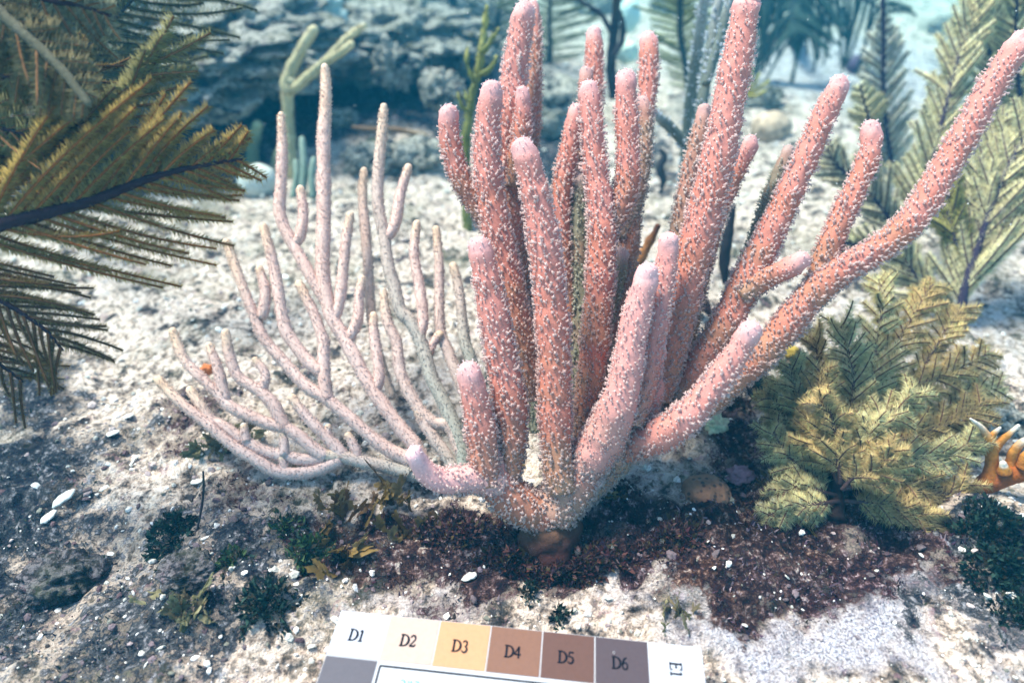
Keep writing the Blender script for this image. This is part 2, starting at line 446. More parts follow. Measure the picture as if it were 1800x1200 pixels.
BLV = np.array([(-.5, 0, 0), (.5, 0, 0), (-.42, .12, .5), (.42, .12, .5), (0, .4, 1.0)]); BLT = np.array([(0, 1, 3), (0, 3, 2), (2, 3, 4)])
def turf():
    for nm, ch, palette, N in (("red_turf_algae", 0, [[.045, .014, .028], [.06, .022, .028], [.03, .016, .045], [.045, .035, .02], [.11, .06, .10], [.32, .24, .28]], 60000),
                               ("green_turf_algae", 2, [[.014, .03, .025], [.02, .028, .05], [.035, .05, .02], [.012, .016, .04], [.07, .07, .05]], 22000)):
        mb = MB(); y = 0.18 + 2.3 * rng.random(N * 6) ** 1.7; x = (rng.random(N * 6) * 2 - 1) * (0.33 + .9 * y)
        m = masks(x, y)[:, ch]; p = np.stack([x, y, 0 * x], 1)
        clump = sstep(-.15, .35, fbm(p * 30, 2, 77 + ch))
        keep = (rng.random(N * 6) < clump) & (m > 0.3 + .35 * rng.random(N * 6))
        idx = np.nonzero(keep)[0][:N]; x, y = x[idx], y[idx]; n = len(x)
        x = x + rng.normal(size=n) * .002
        pos = np.stack([x, y, ground_z(x, y) - .001], 1)
        h = (0.0025 + 0.0055 * rng.random(n) ** 2) * (0.7 + .6 * y)
        zd = np.array([0, 0, .8]) + rng.normal(size=(n, 3)) * .6; zd[:, 2] = np.abs(zd[:, 2])
        C = np.array(palette)[rng.integers(0, len(palette), n)] * (0.6 + .8 * rng.random((n, 1)))
        instance(mb, BLV, BLT, pos, zd, np.stack([h * .28, h * .6, h], 1), C)
        tag(mb.build(nm, M_weed), kind='stuff')
turf()

# ------------------------------------------------------------------ rod corals
PINK = np.array([.50, .19, .155]); DEEP = np.array([.40, .11, .055]); OLIVE = np.array([.16, .125, .065]); LILAC = np.array([.76, .46, .47]); TAN = np.array([.34, .19, .12])

def px_path(pts, d0, d1, n):
    """pts (u, v, width) with depth running d0 -> d1; a 4th value overrides the depth"""
    q = []
    m = len(pts)
    for k, p in enumerate(pts):
        d = p[3] if len(p) > 3 else d0 + (d1 - d0) * k / (m - 1)
        q.append([*P(p[0], p[1], d), p[2] / 2 * d / F])
    c = catmull(q, n)
    return c[:, :3], c[:, 3]

def rod_branch(parent, pts, d0, d1, tone=1.0, pale=0.0, tipfree=0.015, dens=1.0, core=0.78, psize=1.0, cool=0.0):
    L = sum(math.hypot(pts[k + 1][0] - pts[k][0], pts[k + 1][1] - pts[k][1]) for k in range(len(pts) - 1))
    n = max(10, int(L / 7)); C, r = px_path(pts, d0, d1, n)
    t = np.linspace(0, 1, n); r = r * core
    nz = fbm(C * 30, 3, 5)
    f = np.clip(tone * (0.22 + 1.1 * t) + 0.3 * nz, 0, 1)
    BASE = OLIVE if tone < .3 else TAN
    cc = BASE + (DEEP - BASE) * np.clip(f * 1.6 - .15, 0, 1)[:, None]
    cc = cc + (PINK - cc) * np.clip(f * 1.5 - .45, 0, 1)[:, None]
    arc = np.concatenate([[0], np.cumsum(np.linalg.norm(np.diff(C, axis=0), axis=1))]); back = arc[-1] - arc
    tipw = np.exp(-(back / 0.010) ** 1.4) * .5
    cc = cc + (LILAC - cc) * np.clip(tipw + pale, 0, 1)[:, None]
    if cool: cc = cc + (np.array([.16, .19, .17]) - cc) * cool
    r = r * (1 + .10 * noise(C * 55, 7))
    if tipfree > 0: r = r * (1 + .16 * np.exp(-(back / .014) ** 2))
    mb = MB(); C2, r2, T, N, B = tube(mb, C, r, 24, cc, lump=0.0017, lf=130)
    o = mb.build("branch", M_core, parent)
    # polyps over the whole rod, leaning towards its tip
    k = np.arange(len(C) - 1); area = 2 * math.pi * r[:-1] * np.diff(arc)
    area = area * (1 + .9 * (1 - np.linspace(0, 1, len(area)))); want = area.sum() / (0.0053 ** 2) * dens
    tt = rng.random(int(want)) * (1 - 0.0); w_ = np.cumsum(area); seg = np.searchsorted(w_ / w_[-1], tt)
    # jittered golden-angle spiral keeps spacing even
    order = np.argsort(tt); tt = (np.arange(len(tt)) + .5) / len(tt); seg = np.searchsorted(w_ / w_[-1], tt); seg = np.clip(seg, 0, len(C) - 2)
    w0 = np.concatenate([[0], w_])[seg] / w_[-1]; fr = (tt - w0) / (area[seg] / w_[-1])
    pos = C[seg] * (1 - fr[:, None]) + C[seg + 1] * fr[:, None]; rr = r[seg] * (1 - fr) + r[seg + 1] * fr
    bk = arc[-1] - (arc[seg] * (1 - fr) + arc[seg + 1] * fr)
    th = np.arange(len(tt)) * 2.39996 + rng.normal(size=len(tt)) * .22
    nrm = np.cos(th)[:, None] * N[seg] + np.sin(th)[:, None] * B[seg]
    keep = (bk > tipfree * .25 + 0.004 * rng.random(len(tt))) & (rng.random(len(tt)) < 0.35 + .65 * sstep(0.0, tipfree * 1.1, bk) + .0)
    tdir = T[seg]; lean = 0.0 + .45 * rng.random(len(tt))
    zd = nrm + tdir * lean[:, None] + rng.normal(size=nrm.shape) * .18
    s = (0.0033 + 0.0030 * rng.random(len(tt)) ** 1.3) * (1 + .25 * noise(pos * 45, 13)) * (0.45 + .55 * sstep(0, 0.04, bk)) * psize
    scl = np.stack([s * .56, s * .46, s * (0.42 + .34 * rng.random(len(tt)))], 1)
    ct = cc[seg]; wb = sstep(.25, .75, tt)[:, None]; pc = ct * (.42 - .24 * wb) + np.array([.96, .85, .83]) * (.62 + .22 * wb)
    pc = pc * (0.86 + .2 * rng.random((len(tt), 1)))
    if cool: pc = pc * (1 - cool * np.array([.2, .06, .08]))
    tintt = (sstep(.2, .9, 1 - f[seg]) * (1.0 if tone < .3 else .0))[:, None]; pc = pc * (1 - tintt * np.array([.22, .16, .24]))
    mp = MB(); instance(mp, PV, PT, (pos + nrm * rr[:, None] * 0.96)[keep], zd[keep], scl[keep], pc[keep])
    m_ = int(2 * math.pi * r[-1] ** 2 / .0052 ** 2 * .8)
    if m_ > 0 and tipfree > 0:
        ph = np.arange(m_) * 2.39996; ct_ = (np.arange(m_) + .5) / m_; st_ = np.sqrt(1 - ct_ ** 2)
        dn = ct_[:, None] * T[-1] + st_[:, None] * (np.cos(ph)[:, None] * N[-1] + np.sin(ph)[:, None] * B[-1])
        ss = (.0017 + .0012 * rng.random(m_)) * psize
        instance(mp, PV, PT, C[-1] + dn * r[-1] * .97, dn + .2 * rng.normal(size=dn.shape), np.stack([ss * .6, ss * .6, ss * .8], 1), np.tile([.93, .84, .85], (m_, 1)))
    mp.build("polyp_coat", M_polyp, o)
    return o

def pink_rod_coral():
    base = GZ(975, 985)
    root = empty("sea_rod", base, "large salmon pink finger-branched sea rod coral with white polyps in the middle", "sea rod coral")
    # holdfast: bare red-brown stalk spreading on the seabed
    mb = MB(); C, r = px_path([(988, 1030, 150), (984, 1002, 124), (976, 968, 106), (966, 925, 108), (960, 892, 78)], .664, .646, 20)
    cc = np.array([.045, .012, .010]) + (np.array([.11, .055, .03]) - np.array([.045, .012, .010])) * sstep(.55, 1, np.linspace(0, 1, 20))[:, None]
    tube(mb, C, r, 28, cc, lump=.007, lf=70); mb.build("holdfast", M_matte, root)
    B = lambda pts, d0, d1, **k: rod_branch(root, pts, d0, d1, **k)
    # trunk and main arms
    B([(975, 920, 84), (950, 900, 100), (920, 888, 94), (890, 868, 90), (868, 840, 80), (856, 800, 68)], .645, .620, tone=.7, tipfree=.0, psize=1.1)
    B([(950, 908, 90), (975, 893, 104), (1000, 862, 104), (1022, 825, 100), (1050, 785, 96), (1080, 735, 88), (1100, 690, 76)], .645, .622, tone=.62, pale=.12, psize=1.15)
    B([(975, 915, 80), (1010, 870, 84), (1050, 830, 86), (1100, 770, 100), (1140, 720, 95), (1175, 670, 75)], .665, .675, tone=.35, pale=.1)
    B([(1060, 800, 90), (1090, 750, 110), (1115, 700, 118), (1130, 650, 95), (1145, 600, 60)], .640, .640, tone=.6, pale=.25, psize=.9)
    # curled finger, front left
    B([(880, 850, 66), (845, 842, 66), (812, 842, 62), (783, 846, 56), (757, 836, 50), (738, 815, 44), (729, 797, 36)], .622, .585, tone=.8, pale=.55, tipfree=.03, psize=.9)
    B([(858, 850, 66), (850, 790, 70), (842, 735, 66), (833, 690, 58), (825, 655, 46)], .618, .605, tone=.95, pale=.05, psize=1.05)
    B([(886, 866, 60), (896, 790, 68), (897, 720, 76), (886, 650, 72), (873, 580, 70), (860, 510, 64), (848, 455, 54), (843, 436, 46)], .632, .622, tone=.95)
    B([(990, 862, 66), (980, 800, 68), (975, 720, 74), (974, 640, 74), (970, 560, 73), (963, 480, 71), (952, 400, 68), (938, 330, 62), (926, 280, 54), (920, 262, 46)], .622, .610, tone=1.0)
    B([(950, 700, 50), (925, 620, 56), (905, 540, 60), (888, 460, 62), (868, 380, 62), (857, 300, 61), (857, 230, 58), (862, 180, 50), (864, 162, 44)], .690, .680, tone=.85)
    B([(925, 560, 46), (912, 480, 52), (900, 400, 58), (892, 320, 62), (890, 250, 64), (897, 180, 64), (907, 110, 58), (916, 50, 50), (922, 22, 42)], .745, .740, tone=.85)
    B([(905, 380, 40), (922, 300, 42), (934, 220, 38), (939, 130, 34), (940, 40, 28), (936, 10, 22)], .775, .790, tone=.6, cool=.15)
    B([(905, 330, 40), (912, 270, 44), (918, 215, 40), (919, 180, 34), (918, 164, 28)], .728, .722, tone=.85)
    B([(862, 400, 44), (838, 360, 46), (812, 318, 46), (795, 270, 45), (789, 225, 42), (789, 200, 36)], .700, .690, tone=.85)
    B([(1030, 790, 56), (1035, 700, 60), (1045, 610, 62), (1053, 520, 62), (1058, 440, 62), (1057, 370, 58), (1047, 300, 52), (1041, 230, 50), (1037, 180, 44), (1035, 158, 36)], .672, .690, tone=.85)
    B([(1060, 410, 50), (1082, 375, 52), (1100, 335, 54), (1104, 270, 52), (1101, 200, 50), (1100, 160, 44), (1100, 140, 38)], .685, .690, tone=.95)
    B([(1058, 640, 40), (1088, 550, 42), (1103, 460, 44), (1108, 390, 42), (1118, 310, 40), (1130, 230, 38), (1140, 140, 42), (1141, 90, 40), (1140, 72, 34)], .735, .775, tone=.55)
    B([(1090, 420, 34), (1120, 340, 34), (1132, 270, 34), (1135, 200, 30), (1128, 180, 26)], .745, .752, tone=.4, cool=.3)
    B([(1025, 520, 36), (1032, 400, 38), (1038, 280, 38), (1044, 170, 40), (1045, 100, 38), (1044, 62, 32)], .775, .800, tone=.6)
    B([(1022, 430, 30), (1026, 310, 34), (1029, 210, 34), (1030, 150, 32), (1030, 128, 26)], .755, .765, tone=.45, cool=.25)
    B([(1000, 640, 40), (996, 540, 44), (988, 450, 46), (986, 370, 46), (994, 300, 44), (1006, 230, 38), (1012, 195, 30)], .720, .735, tone=.7)
    B([(1002, 760, 50), (1012, 660, 52), (1020, 560, 50), (1018, 470, 46), (1015, 390, 42), (1016, 320, 36)], .712, .735, tone=.08, cool=.3)
    B([(948, 760, 40), (940, 680, 48), (930, 600, 50), (922, 520, 50), (915, 440, 46), (910, 370, 40), (905, 310, 34)], .735, .765, tone=.02, cool=.35)
    B([(880, 560, 36), (888, 480, 38), (885, 400, 36), (878, 330, 32)], .765, .775, tone=.1, cool=.5)
    B([(1075, 760, 56), (1060, 690, 56), (1052, 620, 52), (1060, 560, 46), (1080, 500, 40), (1090, 450, 34)], .695, .730, tone=.1, cool=.1)
    # big rods to the right
    B([(1150, 700, 76), (1175, 620, 74), (1195, 540, 76), (1215, 460, 78), (1235, 390, 78), (1255, 310, 76), (1272, 230, 72), (1287, 150, 68), (1300, 80, 64), (1311, 15, 54), (1314, 2, 46)], .655, .635, tone=1.0)
    B([(1180, 600, 34), (1187, 510, 38), (1190, 430, 38), (1203, 350, 38), (1218, 280, 36), (1232, 225, 34), (1238, 195, 28)], .715, .720, tone=.35, cool=.3)
    B([(1190, 650, 42), (1212, 560, 44), (1232, 480, 42), (1254, 400, 42), (1278, 335, 42), (1303, 285, 38), (1317, 258, 34), (1319, 250, 28)], .700, .705, tone=.6)
    B([(1140, 760, 66), (1190, 700, 62), (1235, 630, 62), (1280, 560, 66), (1315, 490, 68), (1350, 420, 62), (1385, 345, 58), (1420, 270, 54), (1450, 200, 50), (1470, 160, 44), (1474, 148, 38)], .668, .655, tone=.78)
    B([(1300, 520, 44), (1345, 490, 46), (1385, 473, 44), (1408, 458, 36)], .655, .640, tone=.7)
    B([(1310, 470, 28), (1335, 400, 30), (1358, 330, 30), (1380, 280, 26), (1386, 265, 22)], .725, .735, tone=.2, cool=.4)
    B([(1120, 790, 70), (1190, 745, 66), (1260, 690, 64), (1330, 630, 66), (1385, 570, 66), (1430, 515, 66), (1480, 475, 64), (1545, 438, 60), (1605, 385, 60), (1650, 315, 62), (1695, 238, 60), (1742, 155, 56), (1785, 88, 50), (1796, 72, 42)], .655, .628, tone=.82)
    B([(1435, 515, 52), (1448, 460, 52), (1472, 400, 50), (1502, 335, 48), (1524, 285, 46), (1532, 245, 42), (1530, 228, 36)], .650, .655, tone=.75)
    B([(1050, 800, 60, .668), (1108, 780, 78, .638), (1160, 765, 76, .612), (1205, 735, 70), (1245, 690, 62), (1280, 645, 56), (1308, 600, 52), (1318, 582, 44)], .612, .580, tone=.95, pale=.12)
    B([(985, 868, 60, .652), (1020, 826, 88, .632), (1062, 772, 92, .618), (1090, 700, 80), (1105, 630, 70), (1118, 560, 62), (1132, 505, 52), (1139, 480, 44)], .610, .590, tone=.85, pale=.28, tipfree=.025, psize=.85)
    B([(1105, 740, 80), (1135, 660, 62), (1150, 580, 56), (1163, 510, 50), (1173, 450, 44), (1176, 424, 38)], .622, .612, tone=1.0, pale=.12, tipfree=.025, psize=.85)
pink_rod_coral()

def slim_branch(parent, pts, tone=0.0, dd=0.0, wid=1.0):
    q = []
    m = len(pts)
    for k, p in enumerate(pts):
        w_ = (p[2] if len(p) > 2 else (22 - 7.0 * (k / (m - 1)) ** 2)) * wid
        d = .695 + max(0, (830 - p[1])) * 0.00013 + dd
        q.append([*P(p[0], p[1], d), w_ / 2 * d / F])
    L = sum(math.hypot(pts[k + 1][0] - pts[k][0], pts[k + 1][1] - pts[k][1]) for k in range(m - 1))
    n = max(8, int(L / 6)); c = catmull(q, n); C, r = c[:, :3], c[:, 3] * 1.0 * (1 + .08 * noise(c[:, :3] * 60, 5))
    t = np.linspace(0, 1, n)
    A = np.array([.61, .42, .37]); Bc = np.array([.64, .46, .34]); Gr = np.array([.26, .29, .25])
    cc = A + (Bc - A) * sstep(.75, 1, t)[:, None] + .05 * fbm(C * 40, 2, 3)[:, None]
    cc = cc + (Gr - cc) * np.clip(tone * (1.2 - t), 0, 1)[:, None]
    mb = MB(); C2, r2, T, N, B = tube(mb, C, r, 12, cc, lump=.0006, lf=220)
    o = mb.build("branch", M_core, parent)
    arc = np.concatenate([[0], np.cumsum(np.linalg.norm(np.diff(C, axis=0), axis=1))])
    N_ = int(arc[-1] * 2 * math.pi * r.mean() / (0.0025 ** 2))
    tt = rng.random(N_) * .995; x = tt * (n - 1); seg = x.astype(int); fr = (x - seg)[:, None]
    pos = C[seg] * (1 - fr) + C[np.minimum(seg + 1, n - 1)] * fr; th = rng.random(N_) * 2 * math.pi
    nrm = np.cos(th)[:, None] * N[seg] + np.sin(th)[:, None] * B[seg]
    s = 0.0018 + .0009 * rng.random(N_)
    mp = MB(); pc = cc[seg] * .6 + np.array([.92, .86, .84]) * .42
    instance(mp, SV, ST, pos + nrm * (r[seg] * .95)[:, None], nrm + T[seg] * .6 + rng.normal(size=nrm.shape) * .25, np.stack([s * .6, s * .6, s], 1), pc)
    mp.build("polyp_coat", M_polyp, o)

def slim_rod_coral():
    base = GZ(885, 868)
    root = empty("slender_sea_rod", base, "slender pale pinkish fan of thin forking rods left of the big pink coral", "sea rod coral")
    S = lambda pts, **k: slim_branch(root, pts, **k)
    mb = MB(); q = [[*base, .012], [*(base + [0, -.004, .03]), .009], [*P(835, 848, .70), .008], [*P(770, 838, .697), .0075]]
    c = catmull(q, 14); tube(mb, c[:, :3], c[:, 3], 14, np.repeat(np.array([[.22, .24, .2]]), 14, 0), lump=.001); mb.build("holdfast", M_matte, root)
    S([(800, 842, 26), (775, 838, 26), (735, 834, 25), (680, 820, 24), (640, 812, 23), (600, 802, 22), (575, 800, 20)], tone=.8)
    S([(600, 808), (560, 826), (520, 832), (485, 828), (457, 812), (410, 783), (363, 743), (317, 707), (278, 667)])
    S([(585, 804), (540, 808), (500, 801), (460, 791), (430, 774), (393, 749), (370, 737), (350, 708), (334, 685)], dd=.004)
    S([(433, 776, 17), (430, 762, 15), (429, 750, 12)]); S([(500, 800, 17), (500, 780, 15), (497, 764, 12)]); S([(500, 830, 16), (498, 815, 14), (496, 805, 12)])
    S([(575, 803), (550, 787), (527, 767), (503, 752), (480, 747), (437, 730), (402, 712), (383, 690), (350, 660), (323, 630), (304, 582)])
    S([(398, 704, 18), (391, 683), (383, 647), (368, 607)], wid=.9)
    S([(503, 752, 20), (492, 735), (480, 710), (457, 687), (420, 663), (403, 623), (397, 585)])
    S([(458, 688, 17), (463, 680), (467, 657), (449, 632)], wid=.8)
    S([(603, 805), (595, 790), (573, 767), (540, 733), (513, 699)]); S([(580, 772, 17), (577, 762, 15), (577, 750, 12)])
    S([(630, 808, 19), (624, 787), (612, 765)], wid=.85)
    S([(760, 832, 24), (725, 810, 25), (683, 790, 24), (647, 763), (613, 733), (577, 703), (537, 677), (497, 633), (463, 593), (443, 545), (420, 487), (398, 426)])
    S([(458, 560, 19), (465, 540), (466, 507), (456, 472)], wid=.9)
    S([(577, 703, 22), (572, 683), (569, 637), (569, 600), (566, 590), (550, 547), (526, 499)])
    S([(566, 654, 19), (543, 637), (517, 603), (500, 573), (487, 500), (477, 450), (463, 399)])
    S([(750, 825, 26), (728, 780, 26), (713, 763, 25), (687, 730, 24), (663, 697, 24), (640, 660, 23), (623, 627, 23), (603, 590, 23), (583, 557, 23), (571, 508, 24), (567, 467, 24), (569, 383, 24), (569, 300, 23), (569, 237, 22), (573, 175, 19), (571, 118, 13)])
    S([(573, 530, 20), (550, 492, 20), (529, 454, 20), (508, 417, 20), (492, 375, 20), (494, 321, 19), (496, 258, 17), (494, 202, 11)])
    S([(515, 428, 18), (527, 417), (533, 375), (528, 332)], wid=.9)
    S([(586, 562, 19), (596, 535), (602, 487), (608, 425), (616, 378)], wid=.92)
    S([(608, 597, 18), (620, 584), (630, 555), (631, 525), (636, 490)], wid=.92)
    S([(656, 690, 19), (666, 668), (664, 633), (657, 583), (657, 554)], wid=.9)
    S([(690, 700, 15), (665, 620, 16), (652, 550, 17), (647, 467, 17), (642, 404, 17), (637, 342, 16), (640, 300, 13)], dd=.035, tone=.35)
    S([(815, 835, 25), (812, 790, 26), (797, 745, 26), (777, 700, 25), (760, 667, 24), (750, 633, 24), (738, 597, 23), (722, 565, 23), (704, 545, 22), (692, 500, 22), (683, 467, 21), (675, 412, 20), (665, 362, 20), (665, 300, 19), (671, 237, 18), (675, 188, 13)], tone=.75)
    S([(678, 420, 18), (694, 395), (704, 342), (718, 294)], wid=.92)
    S([(812, 800, 22), (790, 750, 21), (763, 743, 21), (740, 723, 21), (720, 690, 21), (703, 650, 20), (697, 600, 19), (681, 565, 18), (674, 512, 13)], tone=.25)
    S([(800, 825, 22), (783, 797, 22), (763, 770, 21), (747, 745, 20), (733, 715, 18)], tone=.5)
    S([(736, 590, 19), (744, 565), (738, 508), (728, 446), (733, 393)], wid=.9)
    S([(835, 720, 19), (812, 680), (788, 617), (774, 583), (772, 533), (772, 467), (767, 403)], wid=.92, tone=.3, dd=.01)
    S([(752, 625, 15), (760, 605, 15), (772, 588, 15)], dd=.004)
    S([(838, 700, 18), (828, 633), (817, 600), (812, 557), (807, 510), (797, 467)], wid=.95, tone=.9, dd=.015)
slim_rod_coral()

# ------------------------------------------------------------------ feather plumes
def frond(parent, pts, d, n=30, la=0.08, lb=0.08, ang=(45, 45), curve=0.0, w0=14, w1=5, rod=0.0011, fuzz=0.0042, sp=0.0022, rows=3,
          stem_c=(.06, .035, .03), rod_c=(.14, .065, .025), fuzz_c=(.36, .33, .16), off=0.25, env=None, gz=0.0, start=0.05, side=(1, 1), face=None, flat=0.35, name="frond", fzs=(1, 1), wob=1.0):
    """one feather: a tapered stem, thin side rods in one plane on both sides, each rod fringed with small polyps"""
    q = []
    m = len(pts)
    for k, p in enumerate(pts):
        dd = p[2] if len(p) > 2 else (d[0] + (d[1] - d[0]) * k / (m - 1))
        q.append([*P(p[0], p[1], dd), (w0 + (w1 - w0) * k / (m - 1)) / 2 * dd / F])
    ns = 40; c = catmull(q, ns); C, r = c[:, :3], c[:, 3]
    stem_c = np.array(stem_c); rod_c = np.array(rod_c); fuzz_c = np.array(fuzz_c)
    mb = MB(); C2, r2, T, N, B = tube(mb, C, r, 8, np.repeat(stem_c[None], ns, 0))
    FZ = 1.35 if rows == 5 else (1.3 if rows == 4 and off == .3 else 1.12)
    view = CAM - C.mean(0) if face is None else np.array(face, float); view = view / np.linalg.norm(view)
    mf = MB(); FP = []; FD = []; FS = []; FC = []
    for s_i, sg in enumerate((1, -1)):
        if side[s_i] == 0: continue
        cnt = int(n * (1 if side[s_i] == 1 else side[s_i]))
        for k in range(cnt):
            t = start + (1 - start) * (k + .5 * (s_i) + .25 * rng.random()) / cnt; t = min(t, .995)
            x = t * (ns - 1); i = int(x); f = x - i; p0 = C[i] * (1 - f) + C[min(i + 1, ns - 1)] * f
            tg = T[i]; sd_ = np.cross(view, tg); sd_ /= np.linalg.norm(sd_); sd_ = sd_ * sg
            L = (la if sg > 0 else lb) * (env(t) if env else (0.55 + .45 * math.sin(math.pi * min(t * 1.15, 1)) if t < .87 else .55 + .45 * math.sin(math.pi * min(.87 * 1.15, 1)) - (t - .87) * 2.2)) * (1 - .28 * wob * rng.random() ** 2)
            if L < .008: L = .008
            a = R(ang[s_i] + rng.normal() * 4.5 * wob)
            dr = math.cos(a) * tg + math.sin(a) * sd_ + view * rng.normal() * off * .5; dr /= np.linalg.norm(dr)
            bend = tg * (curve + rng.normal() * .22 * wob) + sd_ * rng.normal() * .18 * wob + np.array([0, 0, gz]) + view * rng.normal() * off * .5
            mseg = 9; u_ = np.linspace(0, 1, mseg)[:, None]
            c3 = p0 + dr * L * u_ + bend * L * u_ ** 2 * .5
            rr = rod * 1.25 * (1.15 - .5 * u_[:, 0])
            tube(mb, c3, rr, 5, np.repeat((rod_c * (.8 + .4 * rng.random()))[None], mseg, 0), cap=False)
            # polyps
            nf = int(L / sp * 2.9)
            for row in range(rows):
                th = (row / rows) * 2 * math.pi + .5 if flat > .9 else None
                uu = (np.arange(nf) + rng.random(nf)) / nf; xi = uu * (mseg - 1); j = np.minimum(xi.astype(int), mseg - 2); ff = (xi - j)[:, None]
                pp = c3[j] * (1 - ff) + c3[j + 1] * ff
                tgl = c3[-1] - c3[0]; tgl = tgl / np.linalg.norm(tgl); sl = np.cross(view, tgl); sl /= np.linalg.norm(sl)
                sgn = 1 if row % 2 else -1
                dirn = sl * sgn + tgl * (.45 + .5 * rng.random((nf, 1))) + view * rng.normal(size=(nf, 1)) * flat + rng.normal(size=(nf, 3)) * (.1 + .14 * wob)
                FP.append(pp); FD.append(dirn); FS.append(fuzz * FZ * fzs[s_i] * (.6 + .8 * rng.random(nf)) * (1 - .35 * uu ** 3))
                FC.append(fuzz_c * (.72 + .56 * rng.random((nf, 1))) * (.85 + .3 * rng.random()))
    o = mb.build(name, M_stem, parent)
    if FP:
        pos = np.concatenate(FP); dirn = np.concatenate(FD); s = np.concatenate(FS); cc = np.concatenate(FC)
        instance(mf, CV, CT, pos, dirn, np.stack([s * .22, s * .22, s * 1.35], 1) if wob > 1.2 else np.stack([s * .30, s * .30, s * 1.15], 1), np.clip(cc * 1.3, 0, .9))
        mf.build("polyp_coat", M_fuzz, o)
    return o

def near_plume():
    root = empty("sea_plume", GZ(-260, 560), "big dark olive feathery sea plume close up at the left edge", "sea plume")
    K = dict(stem_c=(.03, .018, .025), rod_c=(.20, .075, .02), fuzz_c=(.38, .31, .11), fuzz=.0052, sp=.0021, rows=4, rod=.0011, off=.3, fzs=(1, .8), wob=1.0, curve=.3)
    # stout trunk rising from the seabed off to the left
    mb = MB(); q = [[*GZ(-260, 560), .014], [*P(-230, 470, .72), .009], [*P(-170, 430, .58), .007], [*P(-90, 425, .53), .006]]
    c = catmull(q, 20); tube(mb, c[:, :3], c[:, 3], 12, np.repeat(np.array([[.05, .03, .03]]), 20, 0)); mb.build("trunk", M_stem, root)
    e1 = lambda t: (1.0 if t < .35 else 1.0 - (t - .35) * 1.3)
    frond(root, [(-120, 430), (-20, 400), (60, 380), (130, 362), (190, 342), (250, 318), (300, 303), (360, 290), (425, 280)], (.53, .555), n=22, la=.125, lb=.135, ang=(33, 37), w0=30, w1=5,
          env=e1, start=.04, **K)
    K2 = dict(K); K2['fzs'] = (.7, .55); K2['fuzz_c'] = (.27, .21, .075); K2['rod_c'] = (.10, .05, .02)
    frond(root, [(-150, 420), (-90, 470), (-30, 510), (30, 545), (80, 580), (110, 615)], (.55, .58), n=17, la=.10, lb=.10, ang=(34, 40), w0=16, w1=4, env=lambda t: 1 - .55 * t, **K2)
    frond(root, [(-190, 480), (-110, 540), (-50, 600), (0, 640), (40, 670)], (.58, .62), n=13, la=.08, lb=.08, ang=(34, 40), w0=14, w1=4, env=lambda t: 1 - .5 * t, **K2)
    frond(root, [(-140, 400), (-60, 340), (10, 270), (70, 200), (120, 150), (160, 110)], (.56, .60), n=18, la=.085, lb=.085, ang=(30, 38), w0=16, w1=4, **K2)
    K3 = dict(K); K3['fuzz_c'] = (.27, .27, .13); K3['fuzz'] = .0062; K3['rod_c'] = (.17, .09, .04)
    frond(root, [(-140, 380), (-60, 310), (20, 265), (100, 235), (180, 195), (240, 150), (282, 98)], (.54, .55), n=16, la=.05, lb=.06, ang=(24, 30), w0=12, w1=4, env=lambda t: 1.0 - .2 * t, **K3)
    frond(root, [(-120, -60), (-40, -10), (20, 40), (70, 85), (115, 130), (155, 182)], (.50, .50), n=14, la=.035, lb=.055, ang=(50, 50), w0=30, w1=16,
          **dict(K3, stem_c=(.11, .11, .075), fuzz_c=(.28, .26, .15)))
    frond(root, [(-40, -60), (20, -30), (80, 0), (140, 10), (192, 28)], (.50, .51), n=10, la=.03, lb=.05, ang=(45, 55), w0=14, w1=6, **dict(K3, fuzz_c=(.32, .33, .24)))
    frond(root, [(-120, 140), (-50, 130), (10, 135), (70, 150), (105, 160)], (.52, .52), n=12, la=.045, lb=.05, ang=(32, 40), w0=14, w1=6, **K3)
    frond(root, [(-130, 190), (-60, 210), (0, 225), (60, 240)], (.525, .53), n=10, la=.045, lb=.05, ang=(35, 40), w0=14, w1=6, **K3)
near_plume()

def back_left_plume():
    root = empty("sea_plume", GZ(60, 330), "dark green plume with long level branchlets behind the big left plume", "sea plume")
    K = dict(stem_c=(.03, .03, .03), rod_c=(.06, .055, .03), fuzz_c=(.20, .21, .10), fuzz=.0062, sp=.003, rows=3, rod=.0014, off=.25)
    mb = MB(); q = [[*GZ(60, 330), .012], [*P(75, 240, .90), .007], [*P(100, 180, .80), .005]]
    c = catmull(q, 16); tube(mb, c[:, :3], c[:, 3], 10, np.repeat(np.array([[.04, .035, .03]]), 16, 0)); mb.build("trunk", M_stem, root)
    frond(root, [(95, 190), (125, 130), (165, 70), (215, 20), (260, -30)], (.80, .78), n=16, la=.05, lb=.17, ang=(40, 52), w0=12, w1=4, gz=.12, env=lambda t: 1.0 - .25 * t, **K)
    frond(root, [(90, 210), (60, 120), (60, 40), (90, -40)], (.82, .80), n=18, la=.10, lb=.15, ang=(45, 60), w0=12, w1=4, **K)
    frond(root, [(95, 200), (140, 150), (190, 120), (240, 110)], (.80, .82), n=12, la=.06, lb=.09, ang=(30, 25), w0=8, w1=3, **K)
back_left_plume()

